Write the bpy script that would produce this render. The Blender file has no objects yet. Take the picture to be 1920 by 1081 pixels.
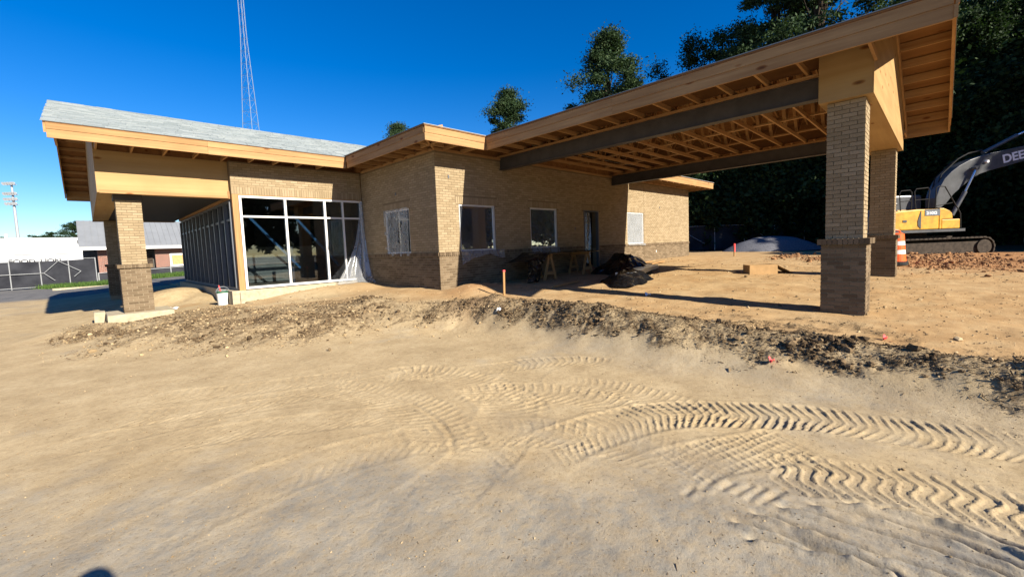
import bpy, math, random
import numpy as np
from mathutils import Vector, Matrix
random.seed(7); rng = np.random.default_rng(7)
R = math.radians
S = bpy.context.scene
COL = S.collection

# ------------------------------------------------------------------ camera
CAM = Vector((-6.645, -9.551, 1.327))
cam_d = bpy.data.cameras.new('camera'); cam = bpy.data.objects.new('camera', cam_d); COL.objects.link(cam)
_r = Vector((0.70235758, -0.71078266, -0.03849479)); _u = Vector((0.0800488, 0.02513261, 0.99647405)); _f = Vector((0.707309, 0.70296256, -0.07454938))
cam.matrix_world = Matrix(((_r.x, _u.x, -_f.x, CAM.x), (_r.y, _u.y, -_f.y, CAM.y), (_r.z, _u.z, -_f.z, CAM.z), (0, 0, 0, 1)))
cam_d.sensor_width = 36.0; cam_d.lens = 15.024; cam_d.shift_x = -0.00635; cam_d.shift_y = -0.00975
cam_d.clip_start = 0.05; cam_d.clip_end = 3000
S.camera = cam

# ------------------------------------------------------------------ sky, sun, exposure
SUN_TO = Vector((0.084, -1.0, 0.555)).normalized()
W = bpy.data.worlds.new('World'); S.world = W; W.use_nodes = True
nt = W.node_tree; nt.nodes.clear()
o_ = nt.nodes.new('ShaderNodeOutputWorld'); b_ = nt.nodes.new('ShaderNodeBackground'); s_ = nt.nodes.new('ShaderNodeTexSky')
s_.sky_type = 'NISHITA'; s_.sun_disc = False
s_.sun_elevation = math.asin(SUN_TO.z); s_.sun_rotation = math.atan2(SUN_TO.x, SUN_TO.y)
s_.altitude = 0; s_.air_density = 1.0; s_.dust_density = 0.25; s_.ozone_density = 5.0
b_.inputs['Strength'].default_value = 0.064
hs_ = nt.nodes.new('ShaderNodeHueSaturation'); hs_.inputs['Saturation'].default_value = 1.36; hs_.inputs['Hue'].default_value = 0.511
nt.links.new(s_.outputs[0], hs_.inputs['Color']); nt.links.new(hs_.outputs[0], b_.inputs[0]); nt.links.new(b_.outputs[0], o_.inputs[0])
sl = bpy.data.lights.new('sun', 'SUN'); sl.energy = 5.0; sl.angle = R(0.5); sl.color = (1.0, 0.91, 0.76)
sun = bpy.data.objects.new('sun', sl); COL.objects.link(sun)
sun.rotation_euler = (-SUN_TO).to_track_quat('-Z', 'Y').to_euler(); sun.location = (0, -30, 30)
S.view_settings.view_transform = 'Standard'; S.view_settings.look = 'None'
S.view_settings.gamma = 1.0; S.view_settings.use_curve_mapping = False
S.view_settings.exposure = 1.28
S.render.engine = 'CYCLES'
S.cycles.max_bounces = 8; S.cycles.transparent_max_bounces = 16

# ------------------------------------------------------------------ node helpers
def mat(name, build, rough=0.8, spec=0.3, metal=0.0):
    m = bpy.data.materials.new(name); m.use_nodes = True
    n = m.node_tree.nodes; l = m.node_tree.links
    p = n['Principled BSDF']; p.inputs['Roughness'].default_value = rough
    p.inputs['Specular IOR Level'].default_value = spec; p.inputs['Metallic'].default_value = metal
    c = build(n, l, p)
    if c is not None:
        if isinstance(c, tuple): p.inputs['Base Color'].default_value = (*c, 1)
        else: l.new(c, p.inputs['Base Color'])
    return m
def val(n, l, a, sock):
    if isinstance(a, (int, float)): sock.default_value = a
    elif isinstance(a, tuple): sock.default_value = (*a, 1) if len(a) == 3 and sock.type == 'RGBA' else a
    else: l.new(a, sock)
def mix(n, l, f, a, b, t='MIX'):
    x = n.new('ShaderNodeMix'); x.data_type = 'RGBA'; x.blend_type = t
    val(n, l, f, x.inputs[0]); val(n, l, a, x.inputs[6]); val(n, l, b, x.inputs[7]); return x.outputs[2]
def mth(n, l, op, a, b=0.0, clamp=False):
    x = n.new('ShaderNodeMath'); x.operation = op; x.use_clamp = clamp
    val(n, l, a, x.inputs[0]); val(n, l, b, x.inputs[1]); return x.outputs[0]
def coords(n, l, scale=(1, 1, 1), kind='Object', rot=(0, 0, 0)):
    if kind == 'World':
        g = n.new('ShaderNodeNewGeometry').outputs['Position']
    else:
        g = n.new('ShaderNodeTexCoord').outputs[kind]
    mp = n.new('ShaderNodeMapping'); mp.inputs['Scale'].default_value = scale; mp.inputs['Rotation'].default_value = rot
    l.new(g, mp.inputs['Vector']); return mp.outputs[0]
def noise(n, l, v, scale, det=4, rough=0.55):
    x = n.new('ShaderNodeTexNoise'); x.inputs['Scale'].default_value = scale; x.inputs['Detail'].default_value = det
    x.inputs['Roughness'].default_value = rough
    if v is not None: l.new(v, x.inputs['Vector'])
    return x.outputs['Fac']
def ramp(n, l, f, stops):
    x = n.new('ShaderNodeValToRGB'); e = x.color_ramp.elements
    while len(e) > 1: e.remove(e[-1])
    e[0].position = stops[0][0]; e[0].color = (*stops[0][1], 1)
    for p, c in stops[1:]:
        q = e.new(p); q.color = (*c, 1)
    l.new(f, x.inputs[0]); return x.outputs[0]
def bump(n, l, p, h, strength=0.4, dist=0.01):
    x = n.new('ShaderNodeBump'); x.inputs['Strength'].default_value = strength; x.inputs['Distance'].default_value = dist
    l.new(h, x.inputs['Height']); l.new(x.outputs[0], p.inputs['Normal'])
def islandrand(n, l):
    a = n.new('ShaderNodeNewGeometry').outputs['Random Per Island']; b = n.new('ShaderNodeObjectInfo').outputs['Random']
    return mth(n, l, 'FRACT', mth(n, l, 'ADD', a, b))

MAT = {}
def brickmat(name, c0, c1, c2):
    def f(n, l, p):
        r = islandrand(n, l)
        c = ramp(n, l, r, [(0.0, c0), (0.5, c1), (1.0, c2)])
        v = coords(n, l, kind='World')
        k = noise(n, l, v, 45, 5, 0.7); k2 = noise(n, l, v, 1.3, 4)
        c = mix(n, l, 0.38, c, ramp(n, l, k, [(0.25, (0.45, 0.43, 0.4)), (0.65, (1.0, 0.99, 0.96))]), 'MULTIPLY')
        c = mix(n, l, 0.3, c, ramp(n, l, k2, [(0.3, (0.62, 0.6, 0.57)), (0.65, (1, 1, 1))]), 'MULTIPLY')
        bump(n, l, p, k, 0.35, 0.004); return c
    return mat(name, f, 0.9, 0.15)
MAT['buff'] = brickmat('buff_brick', (0.268, 0.205, 0.125), (0.31, 0.24, 0.149), (0.35, 0.275, 0.177))
MAT['brown'] = brickmat('brown_brick', (0.118, 0.085, 0.053), (0.16, 0.117, 0.074), (0.205, 0.153, 0.1))
def mortarmat(name, c0, c1):
    def f(n, l, p):
        v = coords(n, l, kind='World'); k = noise(n, l, v, 30, 5, 0.7); k2 = noise(n, l, v, 2.2, 3)
        bump(n, l, p, k, 0.5, 0.004)
        c = ramp(n, l, k, [(0.3, c0), (0.75, c1)])
        return mix(n, l, 0.35, c, ramp(n, l, k2, [(0.3, (0.6, 0.58, 0.54)), (0.7, (1, 1, 1))]), 'MULTIPLY')
    return mat(name, f, 0.95, 0.1)
MAT['mortar'] = mortarmat('buff_mortar', (0.165, 0.125, 0.078), (0.22, 0.17, 0.108))
MAT['mortar_light'] = mortarmat('light_mortar', (0.25, 0.205, 0.14), (0.34, 0.28, 0.195))

def woodmat(name, axis, lo, hi, knots=True, sc=1.0):
    def f(n, l, p):
        sca = [14.0 * sc, 14.0 * sc, 14.0 * sc]; sca[axis] = 0.7 * sc
        oi = n.new('ShaderNodeObjectInfo').outputs['Random']
        g = n.new('ShaderNodeNewGeometry').outputs['Position']
        add = n.new('ShaderNodeVectorMath'); add.operation = 'ADD'
        cmb = n.new('ShaderNodeCombineXYZ'); r9 = mth(n, l, 'MULTIPLY', oi, 9.0)
        for i in range(3): l.new(r9, cmb.inputs[i])
        l.new(g, add.inputs[0]); l.new(cmb.outputs[0], add.inputs[1])
        mp = n.new('ShaderNodeMapping'); mp.inputs['Scale'].default_value = sca; l.new(add.outputs[0], mp.inputs['Vector'])
        k = noise(n, l, mp.outputs[0], 1.0, 6, 0.62)
        c = ramp(n, l, k, [(0.28, lo), (0.5, tuple(0.5 * (a + b) for a, b in zip(lo, hi))), (0.72, hi)])
        tint = ramp(n, l, oi, [(0, (0.86, 0.80, 0.72)), (0.5, (1, 1, 1)), (1.0, (0.97, 0.93, 0.88))])
        c = mix(n, l, 1.0, c, tint, 'MULTIPLY')
        if knots:
            ks = [5.0, 5.0, 5.0]; ks[axis] = 2.0
            mk = n.new('ShaderNodeMapping'); mk.inputs['Scale'].default_value = ks; l.new(add.outputs[0], mk.inputs['Vector'])
            vo = n.new('ShaderNodeTexVoronoi'); vo.inputs['Scale'].default_value = 1.0; l.new(mk.outputs[0], vo.inputs['Vector'])
            sel = mth(n, l, 'GREATER_THAN', n.new('ShaderNodeSeparateColor').outputs[0], 0.62)
            l.new(vo.outputs['Color'], sel.node.inputs[0].links[0].from_node.inputs[0])
            kn = ramp(n, l, vo.outputs['Distance'], [(0.05, (0.22, 0.10, 0.04)), (0.12, (0.55, 0.33, 0.16)), (0.2, (1, 1, 1))])
            c = mix(n, l, mth(n, l, 'MULTIPLY', sel, 0.85), c, kn, 'MULTIPLY')
        w = noise(n, l, g, 1.1, 3)
        c = mix(n, l, 0.45, c, ramp(n, l, w, [(0.3, (0.7, 0.64, 0.56)), (0.7, (1, 1, 1))]), 'MULTIPLY')
        bump(n, l, p, k, 0.2, 0.004); return c
    return mat(name, f, 0.72, 0.25)
LO, HI = (0.28, 0.155, 0.066), (0.44, 0.275, 0.125)
for i, a in enumerate('xyz'): MAT['wood_' + a] = woodmat('pine_board_' + a, i, LO, HI)
MAT['ply_x'] = woodmat('plywood_sheet_x', 0, (0.33, 0.215, 0.092), (0.43, 0.30, 0.138), True, 0.45)
MAT['ply_y'] = woodmat('plywood_sheet_y', 1, (0.33, 0.215, 0.092), (0.43, 0.30, 0.138), True, 0.45)
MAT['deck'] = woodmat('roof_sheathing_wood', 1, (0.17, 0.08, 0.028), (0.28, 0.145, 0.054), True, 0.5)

def flat(name, c, rough=0.6, spec=0.3, metal=0.0, var=0.12, sc=6.0, bm=0.0):
    def f(n, l, p):
        v = coords(n, l, kind='World'); k = noise(n, l, v, sc, 5, 0.65)
        if bm: bump(n, l, p, k, bm, 0.01)
        lo = tuple(max(0, x * (1 - 2.2 * var)) for x in c); hi = tuple(min(1, x * (1 + var)) for x in c)
        return ramp(n, l, k, [(0.3, lo), (0.62, c), (0.8, hi)])
    return mat(name, f, rough, spec, metal)
MAT['steel'] = flat('primed_steel', (0.062, 0.056, 0.055), 0.6, 0.3, 0, 0.15, 3)
MAT['white'] = flat('white_aluminium', (0.66, 0.66, 0.65), 0.35, 0.5, 0, 0.04)
MAT['darkalu'] = flat('grey_mullion', (0.10, 0.11, 0.13), 0.4, 0.5, 0, 0.08)
MAT['concrete'] = flat('raw_concrete', (0.40, 0.345, 0.245), 0.95, 0.1, 0, 0.14, 9, 0.3)
MAT['darkdeck'] = flat('dark_metal_decking', (0.05, 0.052, 0.058), 0.55, 0.4, 0, 0.1)
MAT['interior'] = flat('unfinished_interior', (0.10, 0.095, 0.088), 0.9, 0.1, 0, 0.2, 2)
def _bp(n, l, p):
    v = coords(n, l, kind='World'); k = noise(n, l, v, 2.4, 2.5, 0.5)
    r1 = mth(n, l, 'ABSOLUTE', mth(n, l, 'SUBTRACT', k, 0.5)); bump(n, l, p, r1, 1.0, 0.25); return (0.007, 0.007, 0.008)
MAT['black_plastic'] = mat('black_poly_sheet', _bp, 0.26, 0.45)
MAT['cardboard'] = flat('cardboard', (0.42, 0.27, 0.13), 0.9, 0.1, 0, 0.1)
MAT['galv'] = flat('galvanised_steel', (0.50, 0.53, 0.56), 0.38, 0.5, 0.6, 0.1, 9)
MAT['galvpaint'] = flat('light_grey_steel', (0.36, 0.375, 0.385), 0.5, 0.4, 0.2, 0.08)
MAT['mastgrey'] = flat('weathered_mast_steel', (0.16, 0.215, 0.29), 0.6, 0.3, 0.1, 0.08)
MAT['galvdull'] = flat('dull_galvanised_pipe', (0.30, 0.31, 0.32), 0.6, 0.3, 0.2, 0.08)
MAT['yellow'] = flat('yellow_machine_paint', (0.56, 0.30, 0.025), 0.5, 0.4, 0, 0.2, 3.5)
MAT['blackpaint'] = flat('black_machine_paint', (0.085, 0.09, 0.098), 0.3, 0.5, 0, 0.15, 3)
MAT['greydecal'] = flat('grey_decal', (0.10, 0.12, 0.145), 0.4, 0.5, 0, 0.05)
MAT['track'] = flat('muddy_track_steel', (0.055, 0.042, 0.032), 0.8, 0.2, 0, 0.3, 7, 0.5)
MAT['chrome'] = flat('cylinder_rod', (0.75, 0.77, 0.8), 0.15, 0.6, 0.9, 0.03)
MAT['letter'] = flat('white_lettering', (0.85, 0.85, 0.85), 0.5, 0.3, 0, 0.02)
MAT['blackletter'] = flat('black_lettering', (0.03, 0.03, 0.035), 0.6, 0.3, 0, 0.02)
MAT['orange'] = flat('orange_plastic', (0.85, 0.12, 0.02), 0.45, 0.4, 0, 0.1, 8)
MAT['pinkpaint'] = flat('pink_marking_paint', (0.85, 0.10, 0.10), 0.6, 0.3, 0, 0.1)
MAT['reflective'] = flat('white_reflective_band', (0.75, 0.74, 0.72), 0.4, 0.5, 0, 0.1, 8)
MAT['rubber'] = flat('black_rubber', (0.02, 0.02, 0.02), 0.8, 0.2)
MAT['bucketwhite'] = flat('white_bucket_plastic', (0.75, 0.74, 0.70), 0.45, 0.4, 0, 0.12, 14)
MAT['green'] = flat('green_lid', (0.03, 0.12, 0.06), 0.5, 0.4)
MAT['storewhite'] = flat('white_store_parapet', (0.50, 0.515, 0.53), 0.6, 0.3, 0, 0.05, 1)
MAT['storewall'] = flat('cream_store_wall', (0.55, 0.47, 0.36), 0.8, 0.2, 0, 0.1, 1)
MAT['metalroof'] = flat('grey_metal_roof', (0.26, 0.275, 0.29), 0.45, 0.5, 0.3, 0.06, 1)
MAT['blue'] = flat('blue_steel_brace', (0.05, 0.17, 0.33), 0.4, 0.5)
MAT['tanboard'] = flat('tan_window_board', (0.42, 0.30, 0.13), 0.8, 0.2)
MAT['skin'] = flat('skin', (0.45, 0.27, 0.18), 0.6, 0.3)
MAT['cloth'] = flat('dark_work_clothes', (0.03, 0.04, 0.06), 0.9, 0.1)
MAT['bark'] = flat('bark', (0.075, 0.055, 0.042), 0.95, 0.1, 0, 0.35, 5, 0.6)
MAT['gravel'] = flat('grey_gravel', (0.16, 0.165, 0.19), 0.95, 0.1, 0, 0.35, 24, 0.9)
MAT['rubble'] = flat('red_clay_clods', (0.33, 0.18, 0.088), 0.95, 0.1, 0, 0.3, 9, 0.6)
MAT['insul'] = flat('pale_block_siding', (0.26, 0.27, 0.22), 0.7, 0.3, 0, 0.12, 2)
def _screen(n, l, p):
    v = coords(n, l, kind='World'); k = noise(n, l, v, 1.2, 4)
    return ramp(n, l, k, [(0.3, (0.018, 0.019, 0.024)), (0.7, (0.040, 0.042, 0.05))])
MAT['screen'] = mat('black_windscreen_fabric', _screen, 0.9, 0.1)
def _redbrick(n, l, p):
    v = coords(n, l, kind='Object')
    sep = n.new('ShaderNodeSeparateXYZ'); l.new(v, sep.inputs[0]); cm = n.new('ShaderNodeCombineXYZ')
    l.new(sep.outputs[0], cm.inputs[0]); l.new(sep.outputs[2], cm.inputs[1])
    b = n.new('ShaderNodeTexBrick'); l.new(cm.outputs[0], b.inputs['Vector']); b.inputs['Scale'].default_value = 1.0
    b.inputs['Color1'].default_value = (0.20, 0.055, 0.034, 1); b.inputs['Color2'].default_value = (0.12, 0.036, 0.026, 1)
    b.inputs['Mortar'].default_value = (0.30, 0.25, 0.21, 1); b.inputs['Mortar Size'].default_value = 0.014
    b.inputs['Brick Width'].default_value = 0.22; b.inputs['Row Height'].default_value = 0.09
    return b.outputs['Color']
MAT['redbrick'] = mat('red_brick', _redbrick, 0.9, 0.1)
def _shingle(n, l, p):
    r = islandrand(n, l); v = coords(n, l, kind='World'); k = noise(n, l, v, 60, 3, 0.7); k2 = noise(n, l, v, 0.8, 3)
    c = ramp(n, l, r, [(0, (0.19, 0.222, 0.236)), (0.5, (0.25, 0.285, 0.30)), (1, (0.31, 0.34, 0.35))])
    c = mix(n, l, 0.35, c, ramp(n, l, k, [(0.3, (0.5, 0.5, 0.5)), (0.7, (1, 1, 1))]), 'MULTIPLY')
    return mix(n, l, 0.2, c, ramp(n, l, k2, [(0.3, (0.7, 0.7, 0.7)), (0.7, (1, 1, 1))]), 'MULTIPLY')
MAT['shingle'] = mat('pale_grey_shingle', _shingle, 0.85, 0.25)

def glassmat(name, tint, refl):
    m = bpy.data.materials.new(name); m.use_nodes = True; n = m.node_tree.nodes; l = m.node_tree.links; n.clear()
    o = n.new('ShaderNodeOutputMaterial'); t = n.new('ShaderNodeBsdfTransparent'); t.inputs[0].default_value = (*tint, 1)
    g = n.new('ShaderNodeBsdfGlossy'); g.inputs['Roughness'].default_value = 0.015; g.inputs[0].default_value = (0.9, 0.93, 0.96, 1)
    fr = n.new('ShaderNodeFresnel'); fr.inputs[0].default_value = 1.5
    k = mth(n, l, 'ADD', mth(n, l, 'MULTIPLY', fr.outputs[0], 1.0), refl)
    x = n.new('ShaderNodeMixShader'); l.new(k, x.inputs[0]); l.new(t.outputs[0], x.inputs[1]); l.new(g.outputs[0], x.inputs[2]); l.new(x.outputs[0], o.inputs[0])
    return m
MAT['glass'] = glassmat('tinted_storefront_glass', (0.62, 0.66, 0.70), 0.05)
MAT['clearglass'] = glassmat('curtain_wall_glass', (0.62, 0.66, 0.70), 0.03)
def polymat(name, opac, col, rough):
    m = bpy.data.materials.new(name); m.use_nodes = True; n = m.node_tree.nodes; l = m.node_tree.links; n.clear()
    o = n.new('ShaderNodeOutputMaterial'); t = n.new('ShaderNodeBsdfTransparent'); t.inputs[0].default_value = (0.95, 0.96, 0.97, 1)
    d = n.new('ShaderNodeBsdfDiffuse'); d.inputs[0].default_value = (*col, 1)
    tr = n.new('ShaderNodeBsdfTranslucent'); tr.inputs[0].default_value = (*col, 1)
    g = n.new('ShaderNodeBsdfGlossy'); g.inputs['Roughness'].default_value = rough
    v = coords(n, l, (1, 1, 0.35), 'World'); k = noise(n, l, v, 7, 5)
    bp = n.new('ShaderNodeBump'); bp.inputs['Strength'].default_value = 0.35; bp.inputs['Distance'].default_value = 0.03; l.new(k, bp.inputs['Height'])
    for q in (d, g): l.new(bp.outputs[0], q.inputs['Normal'])
    a = n.new('ShaderNodeMixShader'); a.inputs[0].default_value = 0.35; l.new(d.outputs[0], a.inputs[1]); l.new(tr.outputs[0], a.inputs[2])
    b = n.new('ShaderNodeMixShader'); b.inputs[0].default_value = 0.22; l.new(a.outputs[0], b.inputs[1]); l.new(g.outputs[0], b.inputs[2])
    c = n.new('ShaderNodeMixShader')
    l.new(mth(n, l, 'ADD', mth(n, l, 'MULTIPLY', mth(n, l, 'SUBTRACT', k, 0.5), 0.5), opac, True), c.inputs[0])
    l.new(t.outputs[0], c.inputs[1]); l.new(b.outputs[0], c.inputs[2]); l.new(c.outputs[0], o.inputs[0])
    return m
MAT['poly'] = polymat('clear_poly_sheet', 0.42, (0.62, 0.64, 0.66), 0.18)
MAT['poly_shaded'] = polymat('shaded_poly_film', 0.20, (0.24, 0.27, 0.33), 0.15)  # darker copy of the sheeting; shade of the canopy windows painted into its tint

def leafmat(name, a, b, c):
    def f(n, l, p):
        r = islandrand(n, l); v = coords(n, l, kind='World'); k = noise(n, l, v, 0.5, 3)
        q = mth(n, l, 'ADD', mth(n, l, 'MULTIPLY', r, 0.55), mth(n, l, 'MULTIPLY', k, 0.45))
        return ramp(n, l, q, [(0.15, a), (0.5, b), (0.85, c)])
    m = mat(name, f, 0.75, 0.15)
    n = m.node_tree.nodes; l = m.node_tree.links; p = n['Principled BSDF']; o = [x for x in n if x.type == 'OUTPUT_MATERIAL'][0]
    t = n.new('ShaderNodeBsdfTranslucent'); t.inputs[0].default_value = (b[0] * 1.3, b[1] * 1.3, b[2] * 0.7, 1)
    x = n.new('ShaderNodeMixShader'); x.inputs[0].default_value = 0.2
    l.new(p.outputs[0], x.inputs[1]); l.new(t.outputs[0], x.inputs[2]); l.new(x.outputs[0], o.inputs[0])
    return m
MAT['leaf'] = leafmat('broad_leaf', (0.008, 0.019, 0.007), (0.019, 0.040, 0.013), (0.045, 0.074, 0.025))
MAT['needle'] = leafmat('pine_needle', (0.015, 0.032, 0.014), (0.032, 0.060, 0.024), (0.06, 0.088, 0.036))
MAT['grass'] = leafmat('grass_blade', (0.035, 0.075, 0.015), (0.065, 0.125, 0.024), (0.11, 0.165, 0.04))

# ------------------------------------------------------------------ object helpers
ORG = {}
def link(o, parent=None):
    COL.objects.link(o)
    if parent is not None: o.parent = parent
    return o
def tag(o, label=None, cat=None, group=None, kind=None):
    if label: o['label'] = label
    if cat: o['category'] = cat
    if group: o['group'] = group
    if kind: o['kind'] = kind
    return o
def thing(name, label, cat, loc=(0, 0, 0), group=None):
    o = bpy.data.objects.new(name, None); o.empty_display_size = 0.3; link(o); o.location = loc
    ORG[o.name] = np.array(loc, float); return tag(o, label, cat, group)
def org(p): return ORG.get(p.name, np.zeros(3)) if p is not None else np.zeros(3)
class MB:
    def __init__(s): s.v = []; s.f = []
    def add(s, vs, fs):
        k = len(s.v); s.v.extend([tuple(map(float, v)) for v in vs]); s.f.extend([tuple(i + k for i in f) for f in fs]); return s
    def hexa(s, p):
        return s.add(p, [(3, 2, 1, 0), (4, 5, 6, 7), (0, 1, 5, 4), (1, 2, 6, 5), (2, 3, 7, 6), (3, 0, 4, 7)])
    def box(s, x0, x1, y0, y1, z0, z1):
        return s.hexa([(x0, y0, z0), (x1, y0, z0), (x1, y1, z0), (x0, y1, z0), (x0, y0, z1), (x1, y0, z1), (x1, y1, z1), (x0, y1, z1)])
    def bar(s, a, b, w, h, up=(0, 0, 1)):
        a = Vector(a); b = Vector(b); d = (b - a).normalized(); up = Vector(up)
        sd = d.cross(up)
        if sd.length < 1e-4: sd = d.cross(Vector((1, 0, 0)))
        sd.normalize(); u2 = sd.cross(d).normalized(); sd *= w / 2; u2 *= h / 2
        return s.hexa([a - sd - u2, a + sd - u2, b + sd - u2, b - sd - u2, a - sd + u2, a + sd + u2, b + sd + u2, b - sd + u2])
    def tube(s, pts, r, n=8, cap=True):
        pts = [Vector(p) for p in pts]; rs = r if isinstance(r, (list, tuple)) else [r] * len(pts)
        k = len(s.v); prev = None
        for i, p in enumerate(pts):
            d = (pts[min(i + 1, len(pts) - 1)] - pts[max(i - 1, 0)]).normalized()
            a = d.cross(Vector((0, 0, 1)))
            if a.length < 1e-3: a = d.cross(Vector((1, 0, 0)))
            a.normalize()
            if prev is not None and a.dot(prev) < 0: a = -a
            prev = a; b = d.cross(a)
            for j in range(n):
                t = 2 * math.pi * j / n; s.v.append(tuple(p + (a * math.cos(t) + b * math.sin(t)) * rs[i]))
        for i in range(len(pts) - 1):
            for j in range(n):
                s.f.append((k + i * n + j, k + i * n + (j + 1) % n, k + (i + 1) * n + (j + 1) % n, k + (i + 1) * n + j))
        if cap:
            s.f.append(tuple(k + j for j in reversed(range(n)))); s.f.append(tuple(k + (len(pts) - 1) * n + j for j in range(n)))
        return s
    def prism(s, prof, fn, d0, d1):
        n = len(prof); k = len(s.v)
        for d in (d0, d1):
            for p in prof: s.v.append(tuple(fn(p[0], p[1], d)))
        s.f.append(tuple(k + i for i in reversed(range(n)))); s.f.append(tuple(k + n + i for i in range(n)))
        for i in range(n): s.f.append((k + i, k + (i + 1) % n, k + n + (i + 1) % n, k + n + i))
        return s
    def grid(s, fn, nu, nv):
        k = len(s.v)
        for j in range(nv + 1):
            for i in range(nu + 1): s.v.append(tuple(fn(i / nu, j / nv)))
        for j in range(nv):
            for i in range(nu):
                a = k + j * (nu + 1) + i; s.f.append((a, a + 1, a + nu + 2, a + nu + 1))
        return s
    def mesh(s, name, m, off=None, smooth=False):
        me = bpy.data.meshes.new(name); v = np.array(s.v, float)
        if off is not None: v = v - off
        me.from_pydata(v.tolist(), [], s.f); me.validate(); me.update()
        me.materials.append(MAT[m] if isinstance(m, str) else m)
        if smooth: me.polygons.foreach_set('use_smooth', [True] * len(me.polygons))
        else: me.polygons.foreach_set('use_smooth', [False] * len(me.polygons))
        return me
    def build(s, name, m, parent=None, smooth=False, bevel=0.0, loc=None):
        off = org(parent)
        if parent is None and loc is not None: off = np.array(loc, float)
        me = s.mesh(name, m, off, smooth)
        o = bpy.data.objects.new(name, me); link(o, parent)
        if parent is None:
            ORG[o.name] = off
            if loc is not None: o.location = loc
        else: ORG[o.name] = off
        if bevel:
            b = o.modifiers.new('bevel', 'BEVEL'); b.width = bevel; b.segments = 2; b.limit_method = 'ANGLE'
        return o
def npmesh(name, V, F, m, parent=None, smooth=False, loc=None):
    """V (n,3), F (m,k) with constant k"""
    off = org(parent) if parent is not None else (np.array(loc, float) if loc is not None else np.zeros(3))
    V = np.asarray(V, np.float32) - off.astype(np.float32); F = np.asarray(F, np.int32)
    me = bpy.data.meshes.new(name); k = F.shape[1]
    me.vertices.add(len(V)); me.vertices.foreach_set('co', V.ravel())
    me.loops.add(F.size); me.loops.foreach_set('vertex_index', F.ravel())
    me.polygons.add(len(F)); me.polygons.foreach_set('loop_start', np.arange(0, F.size, k, dtype=np.int32)); me.polygons.foreach_set('loop_total', np.full(len(F), k, np.int32))
    me.polygons.foreach_set('use_smooth', np.full(len(F), bool(smooth)))
    me.update(calc_edges=True); me.materials.append(MAT[m] if isinstance(m, str) else m)
    o = bpy.data.objects.new(name, me); link(o, parent); ORG[o.name] = off
    if parent is None and loc is not None: o.location = loc
    return o
def textmesh(name, body, size, m, parent, origin, xdir, ydir, extrude=0.004, bold=0.0, shear=0.0, sx=1.0):
    cu = bpy.data.curves.new(name, 'FONT'); cu.body = body; cu.size = size; cu.extrude = extrude; cu.offset = bold; cu.shear = shear
    t = bpy.data.objects.new('tmp_text', cu); COL.objects.link(t)
    dg = bpy.context.evaluated_depsgraph_get(); me = bpy.data.meshes.new_from_object(t.evaluated_get(dg))
    bpy.data.objects.remove(t); me.name = name; me.materials.clear(); me.materials.append(MAT[m])
    x = Vector(xdir).normalized(); y = Vector(ydir); y = (y - x * y.dot(x)).normalized(); z = x.cross(y)
    p = Vector(origin) - Vector(org(parent))
    o = bpy.data.objects.new(name, me); link(o, parent); ORG[o.name] = org(parent)
    o.matrix_local = Matrix(((x.x * sx, y.x, z.x, p.x), (x.y * sx, y.y, z.y, p.y), (x.z * sx, y.z, z.z, p.z), (0, 0, 0, 1)))
    return o

# ------------------------------------------------------------------ numpy noise
_T = np.random.default_rng(3).random((256, 256)).astype(np.float64)
def vnoise(x, y):
    xi = np.floor(x).astype(int); yi = np.floor(y).astype(int); fx = x - xi; fy = y - yi
    fx = fx * fx * (3 - 2 * fx); fy = fy * fy * (3 - 2 * fy)
    g = lambda a, b: _T[a & 255, b & 255]
    return (g(xi, yi) * (1 - fx) + g(xi + 1, yi) * fx) * (1 - fy) + (g(xi, yi + 1) * (1 - fx) + g(xi + 1, yi + 1) * fx) * fy
def fbm(x, y, sc, oc=4, gain=0.5):
    a = 1.0; s = 0.0; t = 0.0
    for i in range(oc):
        s = s + a * (vnoise(x * sc + 17.3 * i, y * sc + 9.1 * i) - 0.5); t += a; a *= gain; sc *= 2.03
    return s / t
def sstep(a, b, x):
    t = np.clip((x - a) / (b - a), 0, 1); return t * t * (3 - 2 * t)
PADPOLY = np.array([(-7.5, 12), (-7.35, 6), (-7.1, 3.6), (-6.5, 1.0), (-4.6, -1.0), (-2.6, -1.7), (-1.55, -2.6), (-1.35, -4.2), (-1.28, -6), (-1.35, -8.0), (-1.5, -10), (-2.2, -13), (-4, -30), (120, -60), (120, 60), (-7.5, 60)], float)
def sdpoly(x, y, P):
    d = np.full(x.shape, 1e9); ins = np.zeros(x.shape, bool); n = len(P)
    for i in range(n):
        a = P[i]; b = P[(i + 1) % n]; ex, ey = b - a; wx = x - a[0]; wy = y - a[1]
        t = np.clip((wx * ex + wy * ey) / (ex * ex + ey * ey), 0, 1)
        d = np.minimum(d, np.hypot(wx - ex * t, wy - ey * t))
        c = ((a[1] > y) != (b[1] > y)) & (x < (b[0] - a[0]) * (y - a[1]) / (b[1] - a[1] + 1e-12) + a[0]); ins ^= c
    return np.where(ins, d, -d)
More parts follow.
